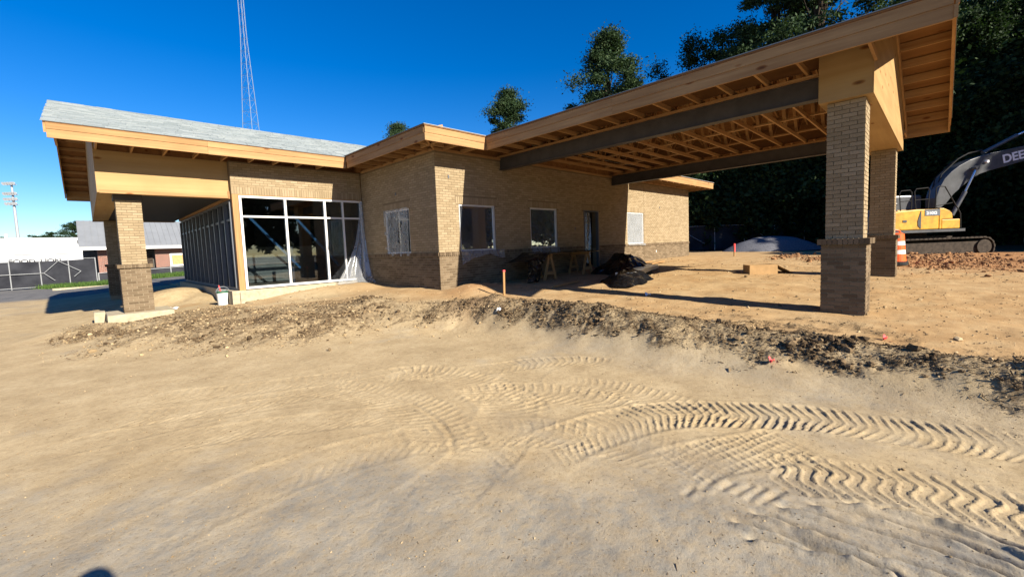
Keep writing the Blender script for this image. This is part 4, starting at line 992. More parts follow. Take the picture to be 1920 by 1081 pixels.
# ------------------------------------------------------------------ loose soil: stuff
def scatter(cands, dens, nwant):
    x = rng.uniform(cands[0], cands[1], nwant * 6); y = rng.uniform(cands[2], cands[3], nwant * 6)
    i = np.clip(np.searchsorted(AX, x) - 1, 0, nx - 2); j = np.clip(np.searchsorted(AY, y) - 1, 0, ny - 2)
    k = rng.random(len(x)) < dens.reshape(ny, nx)[j, i]
    return x[k][:nwant], y[k][:nwant]
def rnd_unit(n):
    v = rng.normal(size=(n, 3)); return v / np.linalg.norm(v, axis=1)[:, None]
def sticks(x, y, L, w, tilt=0.5):
    n = len(x); z = gzs(x, y); a = rng.uniform(0, 2 * np.pi, n); e = rng.normal(0, tilt, n)
    d = np.stack([np.cos(a) * np.cos(e), np.sin(a) * np.cos(e), np.sin(e)], 1); c = np.stack([x, y, z + 0.25 * w + np.abs(np.sin(e)) * L * 0.3], 1)
    s = np.cross(d, rnd_unit(n)); s /= np.linalg.norm(s, axis=1)[:, None]; t = np.cross(d, s)
    L = L[:, None]; w = w[:, None]
    V = np.stack([c - d * L / 2 + s * w / 2, c - d * L / 2 - s * w / 2, c - d * L / 2 + t * w / 2, c + d * L / 2 + s * w / 3, c + d * L / 2 - s * w / 3, c + d * L / 2 + t * w / 3], 1)
    return V.reshape(-1, 3), n
def stick_faces(n):
    return (np.arange(n)[:, None, None] * 6 + np.array([(0, 1, 4), (0, 4, 3), (1, 2, 5), (1, 5, 4), (2, 0, 3), (2, 3, 5)])[None]).reshape(-1, 3)
def _chips(n, l, p):
    r = islandrand(n, l)
    return ramp(n, l, r, [(0.0, (0.032, 0.022, 0.014)), (0.45, (0.092, 0.062, 0.036)), (0.75, (0.165, 0.114, 0.064)), (0.93, (0.25, 0.188, 0.11)), (1.0, (0.40, 0.32, 0.2))])
MAT['chips'] = mat('bark_and_root_mulch', _chips, 0.9, 0.15)
def _clod(n, l, p):
    r = islandrand(n, l); v = coords(n, l, kind='World'); k = noise(n, l, v, 30, 4); bump(n, l, p, k, 0.6, 0.01)
    return ramp(n, l, r, [(0.0, (0.10, 0.07, 0.042)), (0.35, (0.22, 0.158, 0.088)), (0.7, (0.34, 0.25, 0.14)), (1.0, (0.44, 0.34, 0.205))])
MAT['clod'] = mat('dry_soil_clods', _clod, 0.97, 0.08)
def _dclod(n, l, p):
    r = islandrand(n, l); v = coords(n, l, kind='World'); k = noise(n, l, v, 40, 4); bump(n, l, p, k, 0.8, 0.015)
    return ramp(n, l, r, [(0.0, (0.05, 0.034, 0.02)), (0.6, (0.11, 0.075, 0.043)), (1.0, (0.20, 0.142, 0.082))])
MAT['darkclod'] = mat('dark_topsoil', _dclod, 0.97, 0.06)
dm = np.clip(mulch, 0, 1)
xa, ya = scatter((-1.8, 2.0, -10.6, -1.2), np.clip(mul_r * 1.0 + 0.35 * mul_r2, 0, 1), 68000)
xb, yb = scatter((-7.4, -1.2, -3.0, 5.0), mul_l * 0.8, 26000)
xs_, ys_ = np.concatenate([xa, xb]), np.concatenate([ya, yb])
n_ = len(xs_); Ls = np.minimum(rng.lognormal(-4.15, 0.55, n_), 0.09); V, k = sticks(xs_, ys_, Ls, Ls * rng.uniform(0.07, 0.3, n_), 0.35)
o = npmesh('mulch', V, stick_faces(k), 'chips'); tag(o, 'dark mulch, roots and bark churned up along the bank', 'mulch', kind='stuff')
OCT = np.array([(1, 0, 0), (-1, 0, 0), (0, 1, 0), (0, -1, 0), (0, 0, 1), (0, 0, -1)], float)
OF = np.array([(0, 2, 4), (2, 1, 4), (1, 3, 4), (3, 0, 4), (2, 0, 5), (1, 2, 5), (3, 1, 5), (0, 3, 5)])
_t = (1 + 5 ** 0.5) / 2
ICO = np.array([(-1, _t, 0), (1, _t, 0), (-1, -_t, 0), (1, -_t, 0), (0, -1, _t), (0, 1, _t), (0, -1, -_t), (0, 1, -_t), (_t, 0, -1), (_t, 0, 1), (-_t, 0, -1), (-_t, 0, 1)]) / 1.9
IF = np.array([(0, 11, 5), (0, 5, 1), (0, 1, 7), (0, 7, 10), (0, 10, 11), (1, 5, 9), (5, 11, 4), (11, 10, 2), (10, 7, 6), (7, 1, 8), (3, 9, 4), (3, 4, 2), (3, 2, 6), (3, 6, 8), (3, 8, 9), (4, 9, 5), (2, 4, 11), (6, 2, 10), (8, 6, 7), (9, 8, 1)])
def clods(x, y, r, sink=0.25, base=ICO, faces=IF, zadd=0.0):
    n = len(x); m = len(base); z = gzs(x, y) + zadd
    q = base[None] * (1 + rng.uniform(-0.32, 0.32, (n, m, 1))) * rng.uniform(0.6, 1.25, (n, 1, 3)); a = rng.uniform(0, 6.28, n)
    ca, sa = np.cos(a)[:, None], np.sin(a)[:, None]
    q = np.stack([q[..., 0] * ca - q[..., 1] * sa, q[..., 0] * sa + q[..., 1] * ca, q[..., 2] * 0.8], 2) * r[:, None, None]
    V = q + np.stack([x, y, z + r * sink], 1)[:, None]
    return V.reshape(-1, 3), (np.arange(n)[:, None, None] * m + faces[None]).reshape(-1, 3)
xe, ye = scatter((-1.8, 2.0, -10.6, -1.2), np.clip(mul_r, 0, 1) ** 2 * sstep(0.0, 0.12, fbm(gxf + 3, gyf, 2.5, 3)), 5200)
xf, yf = scatter((-7.3, -1.2, -2.8, 4.6), mul_l ** 2 * sstep(-0.02, 0.1, fbm(gxf + 3, gyf, 2.5, 3)), 3600); xe = np.concatenate([xe, xf]); ye = np.concatenate([ye, yf])
V, F = clods(xe, ye, np.minimum(rng.lognormal(-4.2, 0.5, len(xe)), 0.055), 0.3)
o = npmesh('topsoil_lumps', V, F, 'darkclod'); tag(o, 'dark lumps of topsoil along the ragged bank before the building', 'soil', kind='stuff')
xa, ya = scatter((-1.8, 2.0, -10.6, -1.2), np.clip(mul_r, 0, 1) * 0.2, 1500); xb, yb = scatter((-7.4, -1.0, -3.6, 5.0), mul_l * 0.8 + 0.12 * sstep(-1.2, 0.2, sdp), 6000)
pad_d = sstep(0.6, 1.2, sdp) * 0.35 * np.clip(0.5 + 3 * nA, 0, 1)
xc, yc = scatter((-1.0, 13, -11, 0.3), pad_d, 5000); xd, yd = scatter((-7.4, 0.9, -10.5, -1.2), sstep(0.3, -0.4, sdp) * (0.2 + 0.8 * sstep(0.0, 0.2, nB)), 1200)
X = np.concatenate([xa, xb, xc, xd]); Y = np.concatenate([ya, yb, yc, yd])
r_ = np.concatenate([rng.lognormal(-4.75, 0.55, len(xa)), rng.lognormal(-4.95, 0.65, len(xb)), rng.lognormal(-5.0, 0.6, len(xc)), rng.lognormal(-5.75, 0.45, len(xd))])
ok = ~(((X > -0.05) & (Y > -0.05)) | ((X > -3.75) & (Y > 4.2))); V, F = clods(X[ok], Y[ok], np.minimum(r_, 0.055)[ok])
o = npmesh('soil_clods', V, F, 'clod'); tag(o, 'loose dry clods and crumbs of soil scattered over the site', 'soil', kind='stuff')
xg, yg = scatter((-7.4, 0.9, -10.4, -1.2), sstep(0.6, -0.2, sdp) * (0.25 + 0.75 * sstep(-0.05, 0.2, nB + nA)), 12000)
V, F = clods(xg, yg, rng.lognormal(-5.9, 0.4, len(xg)), 0.3, OCT, OF)
o = npmesh('grit', V, F, 'clod'); tag(o, 'fine grit and crumbs lying on the graded yard', 'grit', kind='stuff')
xg, yg = scatter((-7.4, 0.9, -10.4, -1.2), sstep(0.8, -0.6, sdp) * (0.2 + 0.8 * sstep(0.0, 0.25, nA)), 700)
Lg = np.minimum(rng.lognormal(-4.2, 0.5, len(xg)), 0.06); V, k = sticks(xg, yg, Lg, Lg * 0.09 + 0.0015, 0.08)
o = npmesh('straw_bits', V, stick_faces(k), 'chips'); tag(o, 'thin straw and root bits strewn over the graded yard', 'straw', kind='stuff')
# heaps of red clay rubble by the excavator
X, Y, Rr = [], [], []
for (cx_, cy_, sx, sy, n, hm) in ((13.3, -8.9, 0.9, 0.5, 520, 0.05), (12.6, -9.6, 1.3, 0.5, 600, 0.05), (14.6, -6.2, 0.9, 0.4, 560, 0.055), (16.0, -4.6, 1.2, 0.3, 380, 0.05), (13.2, -10.8, 1.6, 0.6, 520, 0.045), (17.5, -9.8, 2.2, 1.0, 500, 0.06)):
    X.append(rng.normal(cx_, sx, n)); Y.append(rng.normal(cy_, sy, n)); Rr.append(np.minimum(rng.lognormal(math.log(hm) - 0.35, 0.6, n), 0.2))
X, Y, Rr = map(np.concatenate, (X, Y, Rr)); V, F = clods(X, Y, Rr * 0.62, 0.25)
o = npmesh('clay_rubble', V, F, 'rubble'); tag(o, 'lumpy red clay rubble heaped in front of the excavator tracks', 'rubble', kind='stuff')
# scraps
def scrap(x, y, sx, sy, m, label, name='paper_scrap'):
    z = gs(x, y); q = MB(); a = random.uniform(0, 3); ca, sa = math.cos(a), math.sin(a)
    q.grid(lambda s, t: (x + ((s - .5) * sx * ca - (t - .5) * sy * sa), y + ((s - .5) * sx * sa + (t - .5) * sy * ca), z + 0.03 + 0.025 * math.sin(s * 5 + t * 4) + 0.02 * s), 5, 4)
    o = q.build(name, m, None, False, 0, (x, y, z)); sm = o.modifiers.new('t', 'SOLIDIFY'); sm.thickness = 0.004; tag(o, label, 'scrap')
scrap(-0.98, -3.35, 0.12, 0.10, 'letter', 'white paper scrap on the mulch heap near the wooden stake')
scrap(-1.05, -8.15, 0.06, 0.05, 'pinkpaint', 'red plastic scrap at the front edge of the mulch bank')
scrap(0.6, -9.05, 0.08, 0.04, 'pinkpaint', 'pink ribbon scrap on the dirt right of the front column')
scrap(-5.0, 5.9, 0.22, 0.12, 'letter', 'crumpled white bag lying beside the porch footing')
scrap(2.1, -4.9, 0.16, 0.10, 'letter', 'white scrap lying at the edge of the column shadow')

# ------------------------------------------------------------------ small things on the site
def stake(x, y, h, w, label, paint):
    z = gs(x, y); t = thing('survey_stake', label, 'stake', (x, y, z), 'survey stakes')
    lean = 0.02
    MB().hexa([(x - w, y - w / 2, z - 0.1), (x + w, y - w / 2, z - 0.1), (x + w, y + w / 2, z - 0.1), (x - w, y + w / 2, z - 0.1), (x - w + lean, y - w / 2, z + h), (x + w + lean, y - w / 2, z + h), (x + w + lean, y + w / 2, z + h), (x - w + lean, y + w / 2, z + h)]).build('shaft', 'wood_z', t)
    q = MB(); q.box(x - w - 0.004 + lean, x + w + 0.004 + lean, y - w / 2 - 0.004, y + w / 2 + 0.004, z + h * paint, z + h + 0.004); q.build('painted_tip', 'pinkpaint', t)
stake(0.32, -2.12, 0.60, 0.028, 'bare wooden survey stake standing in front of the brick corner', 0.93)
stake(15.74, -2.3, 0.62, 0.045, 'pink topped survey stake in front of the gravel pile', 0.35)
# black poly over a work table on sawhorses
tz = 1.06
tt = thing('work_table', 'rough board table top on wooden sawhorses under the windows', 'table', (4.2, -0.75, gs(4.2, -0.75)))
MB().box(3.0, 5.9, -1.10, -0.30, tz, tz + 0.02).build('table_top', 'ply_x', tt)
for xx in (3.35, 5.3):
    MB().box(xx - 0.045, xx + 0.045, -1.08, -0.32, tz - 0.09, tz - 0.001).build('sawhorse_beam', 'wood_y', tt)
    for yy in (-1.0, -0.42):
        g0 = gs(xx, yy)
        for s in (-1, 1): MB().bar((xx + s * 0.04, yy, tz - 0.05), (xx + s * 0.27, yy, g0 - 0.03), 0.085, 0.036, (0, 1, 0)).build('leg', 'wood_z', tt)
        MB().bar((xx - 0.23, yy - 0.03, g0 + 0.2), (xx + 0.23, yy - 0.03, g0 + 0.2), 0.02, 0.09).build('brace', 'wood_x', tt)
def W1(a, b): return 2 * (float(vnoise(np.array([a]), np.array([b]))[0]) - 0.5)
def f(s, t):
    x = 2.15 + 3.6 * s; edge = -1.16 - 0.06 * W1(s * 9, 1)
    if t < 0.5: return (x, -0.2 + (edge + 0.2) * t * 2, tz + 0.035 + 0.03 * W1(s * 8, t * 6) - max(0, 3.0 - x) * 0.25 * (1 + 0.4 * W1(s * 12, 3)))
    dpt = (0.95 if x < 2.55 else 0.9 * math.exp(-((x - 2.55) / 0.28) ** 2) + 0.02) * (t - 0.5) * 2
    z = tz + 0.03 - max(0, 3.0 - x) * 0.25 - dpt * 0.85
    return (x, edge - 0.05 - 0.05 * W1(s * 14, t * 4), max(z, gs(x, edge) + 0.03))
tp = sheet('black_tarp', f, 60, 26, 'black_plastic', None); tag(tp, 'black plastic sheet draped over the left end of the work table', 'tarp')
# heap of black plastic
def heap(cx_, cy_, rx, ry, h, seed, name, label, ax=0.0):
    z0 = gs(cx_, cy_); q = MB(); N, Mr = 64, 24; ca, sa = math.cos(ax), math.sin(ax)
    def fn(s, t):
        a = s * 2 * math.pi; ra = t; k = 1 + 0.28 * W1(math.cos(a) * 2 + seed, math.sin(a) * 2 + seed)
        px = rx * ra * math.cos(a) * k; py = ry * ra * math.sin(a) * k
        x = cx_ + px * ca - py * sa; y = cy_ + px * sa + py * ca
        cr = 0.7 * abs(W1(px * 1.7 + seed, py * 1.7)) + 0.3 * abs(W1(px * 4 + seed, py * 4 + 5))
        hh = h * (1 - ra ** 2.0) * (0.62 + 0.6 * (1 - cr)) + 0.010 * W1(px * 9, py * 9 + seed)
        return (x, y, max(gs(x, y) - 0.02 + (0.05 if ra < 0.97 else -0.02), z0 + hh))
    q.grid(fn, N, Mr); o = q.build(name, 'black_plastic', None, True, 0, (cx_, cy_, z0)); tag(o, label, 'tarp'); return o
heap(4.2, -3.2, 1.3, 0.7, 0.33, 3.1, 'black_plastic_heap', 'crumpled black plastic lying on the dirt in the sun', 0.5)
heap(6.3, -1.75, 1.35, 0.85, 0.6, 8.7, 'black_plastic_heap', 'tall bunched black plastic heap in the shade beside the doorway', 0.3)
heap(7.9, -1.15, 1.1, 0.55, 0.42, 12.4, 'black_plastic_heap', 'small black plastic heap against the brick base by the sunlit window', 0.2)
# bundle of metal studs
st = thing('metal_stud_bundle', 'stack of long galvanised metal studs sticking out of black plastic', 'metal studs', (6.0, -2.9, gs(6.0, -2.9)))
dirs = Vector((0.955, 0.29, 0)).normalized(); sdv = Vector((-dirs.y, dirs.x, 0))
for r in range(3):
    for k in range(5):
        b0 = Vector((3.9, -3.35, 0)) + sdv * (k * 0.098 - 0.1) + dirs * random.uniform(-0.05, 0.05); e0 = b0 + dirs * (4.0 + random.uniform(-0.1, 0.1))
        zb_ = max(gs(b0.x, b0.y), gs(e0.x, e0.y)) + 0.04 + r * 0.045
        MB().bar((b0.x, b0.y, zb_ + 0.02), (e0.x, e0.y, zb_ + 0.03), 0.09, 0.038).build('stud', 'galv', st)
for k, (x, y, L, an) in enumerate(((7.6, -0.75, 3.2, 0.05), (8.2, -1.35, 2.6, 0.12))):
    z = gs(x, y) + 0.06; o = MB().bar((x, y, z), (x + L * math.cos(an), y + L * math.sin(an), max(z, gs(x + L, y) + 0.06)), 0.14, 0.038).build('loose_plank', 'wood_x', None, False, 0, (x, y, z))
    tag(o, ('weathered plank lying along the brick base under the sunlit window', 'second plank lying on the dirt outside the sunlit window')[k], 'plank')
o = MB().bar((1.85, -2.35, gs(1.85, -2.35) + 0.03), (3.3, -2.1, gs(3.3, -2.1) + 0.05), 0.09, 0.038).build('loose_plank', 'wood_x', None, False, 0, (1.85, -2.35, 0.2)); tag(o, 'short pale board lying in the dirt in front of the sawhorses', 'plank')
# cardboard box, open flap
bx0, by0 = 8.0, -5.6; bz = gs(bx0, by0)
cb = thing('cardboard_box', 'flattened open cardboard box on the dirt under the canopy', 'box', (bx0, by0, bz)); e1 = Vector((0.62, -0.78, 0)).normalized(); n1 = Vector((-e1.y, e1.x, 0)) * -1
def cbx(a, b, c): p = Vector((bx0, by0, bz - 0.01)) + e1 * a + n1 * b + Vector((0, 0, c)); return tuple(p)
q = MB()
for (a0, a1, b0, b1, z0, z1) in ((-0.45, 0.35, -0.25, -0.244, 0, 0.28), (-0.45, 0.35, 0.244, 0.25, 0, 0.28), (-0.45, -0.444, -0.243, 0.243, 0, 0.28), (-0.444, 0.35, -0.243, 0.243, 0.275, 0.281)):
    q.hexa([cbx(a0, b0, z0), cbx(a1, b0, z0), cbx(a1, b1, z0), cbx(a0, b1, z0), cbx(a0, b0, z1), cbx(a1, b0, z1), cbx(a1, b1, z1), cbx(a0, b1, z1)])
q.build('carton', 'cardboard', cb)
MB().hexa([cbx(0.36, -0.25, 0.26), cbx(0.36, 0.25, 0.26), cbx(0.80, 0.27, 0.0), cbx(0.76, -0.24, 0.0), cbx(0.36, -0.25, 0.267), cbx(0.36, 0.25, 0.267), cbx(0.80, 0.27, 0.007), cbx(0.76, -0.24, 0.007)]).build('flap', 'cardboard', cb)
# bucket
bx_, by_ = -4.02, 4.82; bz = gs(bx_, by_)
bk = thing('bucket', 'white plastic bucket with dark green rim beside the porch corner post', 'bucket', (bx_, by_, bz))
MB().tube([(bx_, by_, bz - 0.01), (bx_, by_, bz + 0.16), (bx_, by_, bz + 0.34)], [0.128, 0.138, 0.148], 28).build('pail', 'bucketwhite', bk, False)
MB().tube([(bx_, by_, bz + 0.341), (bx_, by_, bz + 0.385)], [0.158, 0.158], 28).build('rim', 'green', bk)
MB().tube([(bx_ + 0.16 * math.cos(a), by_ - 0.05, bz + 0.36 + 0.15 * math.sin(a)) for a in np.linspace(0, math.pi, 12)], 0.006, 6).build('handle', 'galv', bk)
MB().grid(lambda s, t: (bx_ - 0.12 + 0.24 * s, by_ - 0.1 + 0.2 * t, bz + 0.40 + 0.05 * W1(s * 4, t * 4)), 8, 8).build('rag', 'poly', bk, True)
MB().bar((bx_ - 0.02, by_, bz + 0.3), (bx_ - 0.07, by_ + 0.02, bz + 0.55), 0.03, 0.02).build('tool_handle', 'pinkpaint', bk)
# orange drum
dx, dy_ = 11.9, -8.45; dz = gs(dx, dy_)
dm_ = thing('traffic_drum', 'orange traffic drum with white bands beside the far brick column', 'traffic drum', (dx, dy_, dz))
zz = [0.10, 0.34, 0.47, 0.62, 0.75, 0.98]; rr = [0.29, 0.275, 0.265, 0.255, 0.245, 0.23]; mm = ['orange', 'reflective', 'orange', 'reflective', 'orange']
MB().tube([(dx, dy_, dz - 0.01), (dx, dy_, dz + 0.099)], [0.36, 0.34], 28).build('base_ring', 'rubber', dm_)
for i in range(5):
    MB().tube([(dx, dy_, dz + zz[i]), (dx, dy_, dz + zz[i + 1])], [rr[i], rr[i + 1]], 28).build('white_band' if mm[i] == 'reflective' else 'orange_section', mm[i], dm_)
MB().tube([(dx, dy_, dz + 0.981), (dx, dy_, dz + 1.02)], [0.22, 0.16], 28).build('top', 'orange', dm_)
MB().tube([(dx - 0.12 * math.cos(a), dy_ + 0.12 * math.cos(a), dz + 1.02 + 0.10 * math.sin(a)) for a in np.linspace(0, math.pi, 10)], 0.022, 8).build('handle', 'orange', dm_)

# ------------------------------------------------------------------ excavator
E_ = Vector((0.7025, -0.7117, 0)); N_ = Vector((0.7117, 0.7025, 0))
P0 = Vector((19.96, -9.50, 0.10))
EXC = thing('excavator', 'yellow and black tracked excavator parked beside the dark trees', 'excavator', tuple(P0))
def ex(x, z, y): return tuple(P0 + E_ * x + N_ * y + Vector((0, 0, z)))
def ebox(x0, x1, y0, y1, z0, z1): return MB().hexa([ex(x0, z0, y0), ex(x1, z0, y0), ex(x1, z0, y1), ex(x0, z0, y1), ex(x0, z1, y0), ex(x1, z1, y0), ex(x1, z1, y1), ex(x0, z1, y1)])
def eprism(pr, y0, y1): return MB().prism(pr, lambda a, b, d: ex(a, b, d), y0, y1)
for yo in (0.0, 2.1):
    L0, L1, rt = -1.75, 1.98, 0.42
    tr = eprism([(L0 + 0.05, 0.16), (L1 - 0.05, 0.16), (L1 + 0.22, 0.3), (L1 + 0.25, 0.5), (L1 + 0.05, 0.68), (L0, 0.68), (L0 - 0.25, 0.5), (L0 - 0.2, 0.28)], yo + 0.12, yo + 0.46).build('track_frame', 'track', EXC)
    per = []; 
    for a in np.linspace(-math.pi / 2, math.pi / 2, 9): per.append((L1 + rt * math.cos(a), 0.43 + rt * math.sin(a)))
    for a in np.linspace(math.pi / 2, 3 * math.pi / 2, 9): per.append((L0 + rt * math.cos(a), 0.43 + rt * math.sin(a)))
    pts = np.array(per + [per[0]]); dl = np.concatenate([[0], np.cumsum(np.linalg.norm(np.diff(pts, axis=0), axis=1))])
    nsh = 50
    for k in range(nsh):
        s = (k + 0.5) / nsh * dl[-1]; i = min(np.searchsorted(dl, s) - 1, len(pts) - 2); u = pts[i + 1] - pts[i]; u /= np.linalg.norm(u); c = pts[i] + u * (s - dl[i]); nn = np.array([u[1], -u[0]])
        hw = dl[-1] / nsh * 0.46
        MBq = MB().prism([tuple(c - u * hw - nn * 0.03), tuple(c + u * hw - nn * 0.03), tuple(c + u * hw + nn * 0.005), tuple(c + u * hw * 0.2 + nn * 0.035), tuple(c - u * hw * 0.2 + nn * 0.035), tuple(c - u * hw + nn * 0.005)], lambda a, b, d: ex(a, b, d), yo, yo + 0.6)
        MBq.build('track_shoe', 'track', EXC)
    for xx, r in ((L1, 0.32), (L0, 0.32)):
        MB().tube([ex(xx, 0.43, yo + 0.04), ex(xx, 0.43, yo + 0.56)], r, 22).build('idler_wheel', 'track', EXC)
    for xx in np.linspace(-1.3, 1.5, 7): MB().tube([ex(xx, 0.15, yo + 0.1), ex(xx, 0.15, yo + 0.5)], 0.10, 12).build('track_roller', 'track', EXC)
ebox(-1.0, 1.0, 0.5, 2.2, 0.55, 0.95).build('undercarriage', 'track', EXC)
MB().tube([ex(-0.2, 0.9, 1.35), ex(-0.2, 1.14, 1.35)], 0.62, 28).build('slew_ring', 'track', EXC)
ebox(-3.0, 1.08, 0.02, 2.68, 1.15, 1.27).build('deck_frame', 'blackpaint', EXC)
eprism([(-1.98, 1.28), (-0.01, 1.28), (-0.01, 2.16), (-0.95, 2.18), (-1.98, 2.10)], 0.1, 1.0).build('side_housing', 'yellow', EXC, False, 0.04)
eprism([(0.0, 1.28), (0.11, 1.28), (0.11, 1.70), (0.60, 1.72), (0.57, 1.95), (0.45, 2.08), (0.2, 2.19), (0.0, 2.20)], 0.1, 1.0).build('front_housing', 'yellow', EXC, False, 0.03)
ebox(0.13, 0.94, 0.12, 0.98, 1.285, 1.70).build('tool_box', 'yellow', EXC, False, 0.03)
eprism([(-3.1, 1.28), (-2.0, 1.28), (-2.0, 2.25), (-2.7, 2.25), (-3.1, 2.0)], 0.06, 2.64).build('counterweight', 'blackpaint', EXC, False, 0.08)
ebox(-1.98, -0.6, 1.02, 1.7, 1.28, 2.22).build('engine_hood', 'yellow', EXC, False, 0.04)
ebox(-1.9, -1.6, 0.4, 0.7, 2.14, 2.5).build('exhaust_box', 'blackpaint', EXC, False, 0.02)
ebox(-0.9, 0.75, 1.75, 2.65, 1.28, 2.95).build('cab', 'blackpaint', EXC, False, 0.08)
ebox(-0.65, 0.009, 0.087, 0.094, 1.88, 2.155).build('grey_decal', 'greydecal', EXC)
ebox(-1.62, -1.45, 0.085, 0.095, 1.62, 1.72).build('door_latch', 'blackpaint', EXC)
eprism([(-0.03, 1.30), (-0.13, 1.36), (-0.19, 1.6), (-0.15, 1.85), (-0.03, 2.12)], 0.06, 0.098).build('vent_recess', 'blackpaint', EXC) if False else None
eprism([(-0.82, 1.32), (-0.95, 1.45), (-0.97, 1.65), (-0.9, 1.9), (-0.82, 2.13)], 0.084, 0.094).build('panel_recess', 'blackpaint', EXC)
textmesh('model_lettering', '210G', 0.17, 'letter', EXC, ex(-0.60, 1.94, 0.082), E_, (0, 0, 1), 0.003, 0.004, 0, 1.25)
def rail(pts, y, r=0.022): MB().tube([ex(a, b, y) for a, b in pts], r, 8).build('handrail', 'rubber', EXC)
rail([(-1.60, 2.15), (-1.66, 2.9), (-1.60, 3.02), (-1.2, 3.04), (-1.12, 2.95), (-1.12, 2.15)], 0.25); rail([(-1.63, 2.55), (-1.12, 2.58)], 0.25, 0.016)
rail([(-0.92, 2.15), (-1.0, 2.95), (-0.93, 3.08), (-0.40, 3.12), (-0.33, 3.0), (-0.38, 2.18)], 0.25); rail([(-0.95, 2.6), (-0.36, 2.62)], 0.25, 0.016)
rail([(-0.1, 2.2), (-0.08, 3.1), (0.03, 3.16), (0.30, 3.14), (1.02, 1.95), (1.05, 1.30)], 0.2); rail([(-0.05, 2.3), (0.65, 2.42)], 0.2, 0.016)
bpx = [(1749, 390), (1749, 372), (1754, 355), (1763, 338), (1775, 325), (1789, 314), (1809, 303), (1823, 298), (1850, 290), (1882, 283), (1920, 275), (1985, 268), (2010, 274), (2010, 286), (1985, 292), (1920, 301), (1877, 314), (1850, 321), (1829, 328), (1813, 337), (1795, 352), (1780, 366), (1768, 382), (1757, 391)]
def bxy(x, y, d=1.05): return ((x - 972) / 801.3 * (19 + d) - 18.69, 1.227 + (431.4 - 0.0387 * (x - 1760) - y) * (19 + d) / 801.3)
bp = [bxy(x, y) for x, y in bpx]
YB0, YB1 = 1.05, 1.6
eprism(bp, YB0, YB1).build('boom', 'blackpaint', EXC, False, 0.02)
for yo in (YB0 - 0.16, YB1 + 0.16):
    MB().tube([ex(*bxy(1772, 405), yo), ex(*bxy(1795, 362), yo)], 0.085, 14).build('boom_cylinder', 'blackpaint', EXC)
    MB().tube([ex(*bxy(1795, 362), yo), ex(*bxy(1813, 322), yo)], 0.048, 12).build('cylinder_rod', 'chrome', EXC)
MB().tube([ex(*bxy(1813, 319), YB0 - 0.25), ex(*bxy(1813, 319), YB1 + 0.25)], 0.09, 14).build('boom_pin', 'blackpaint', EXC)
MB().tube([ex(*bxy(1838, 306), YB0 - 0.09), ex(*bxy(1838, 306), YB0 + 0.02)], 0.07, 14).build('work_light', 'letter', EXC)
MB().tube([ex(*bxy(1843, 288), 1.33), ex(*bxy(1905, 256), 1.33)], 0.085, 14).build('arm_cylinder', 'blackpaint', EXC)
MB().tube([ex(*bxy(1905, 256), 1.33), ex(*bxy(1975, 225), 1.33)], 0.05, 12).build('cylinder_rod', 'chrome', EXC)
MB().tube([ex(*bxy(a, b), 1.28) for a, b in ((1752, 372), (1766, 328), (1795, 300), (1815, 289), (1840, 284))], 0.028, 8).build('hydraulic_hose', 'rubber', EXC)
MB().tube([ex(*bxy(a, b), 1.42) for a, b in ((1750, 376), (1760, 334), (1788, 306), (1812, 292), (1846, 281))], 0.028, 8).build('hydraulic_hose', 'rubber', EXC)
ap = [bxy(1975, 220), bxy(1992, 225), bxy(2018, 282), bxy(2020, 400), bxy(2008, 400), bxy(1985, 285)]
eprism(ap, 1.12, 1.52).build('arm', 'blackpaint', EXC, False, 0.02)
bkp = [bxy(2000, 395), bxy(2030, 395), bxy(2040, 430), bxy(2020, 465), bxy(1985, 470), bxy(1962, 450), bxy(1990, 440)]
eprism(bkp, 0.8, 1.85).build('digging_bucket', 'track', EXC, False, 0.02)
tx0 = Vector(ex(*bxy(1869, 309), YB0 - 0.012)); tx1 = Vector(ex(*bxy(1960, 286), YB0 - 0.012))
textmesh('brand_lettering', 'DEERE', 0.52, 'letter', EXC, tx0, tx1 - tx0, (0, 0, 1), 0.004, 0.014, 0, 1.12)

# ------------------------------------------------------------------ gravel pile and fences
q = MB(); gcx, gcy = 23.9, -1.9; N, Mr = 48, 16; g0 = gs(gcx, gcy)
def fgr(s, t):
    a = s * 2 * math.pi; x = gcx + 3.1 * t * (math.cos(a) * E_.x) + 1.9 * t * math.sin(a) * N_.x; y = gcy + 3.1 * t * math.cos(a) * E_.y + 1.9 * t * math.sin(a) * N_.y
    return (x, y, max(gs(x, y) - 0.03, g0 + 0.92 * (1 - t ** 2.1) + 0.06 * W1(x * 1.7, y * 1.7) * (1 - t)))
o = q.grid(fgr, N, Mr).build('gravel_pile', 'gravel', None, True, 0, (gcx, gcy, g0)); tag(o, 'grey gravel mound in the shade in front of the screened fence', 'gravel pile')
def fence_run(t, pts, h, screen=True, post_m='galvpaint', spacing=2.6, post_r=0.035):
    for a, b in zip(pts[:-1], pts[1:]):
        a = Vector(a); b = Vector(b); L = (b - a).length; n = max(1, round(L / spacing))
        for k in range(n + (b == Vector(pts[-1]))):
            p = a.lerp(b, k / n); z = gs(p.x, p.y); MB().tube([(p.x, p.y, z - 0.1), (p.x, p.y, z + h)], post_r, 8).build('post', post_m, t)
        za, zb_ = gs(a.x, a.y), gs(b.x, b.y)
        MB().tube([(a.x, a.y, za + h - 0.03), (b.x, b.y, zb_ + h - 0.03)], 0.022, 6).build('top_rail', post_m, t)
        if screen:
            nn = Vector((b - a).to_tuple(2)).normalized(); nv = Vector((-nn.y, nn.x)) * 0.06
            def fs(s, q):
                p = a.lerp(b, s); z = gs(p.x, p.y); return (p.x + nv.x * (1 + 0.5 * W1(s * 9, q * 2)), p.y + nv.y * (1 + 0.5 * W1(s * 9, q * 2)), z + 0.05 + (h - 0.12) * q)
            MB().grid(fs, 24, 4).build('windscreen', 'screen', t, True)
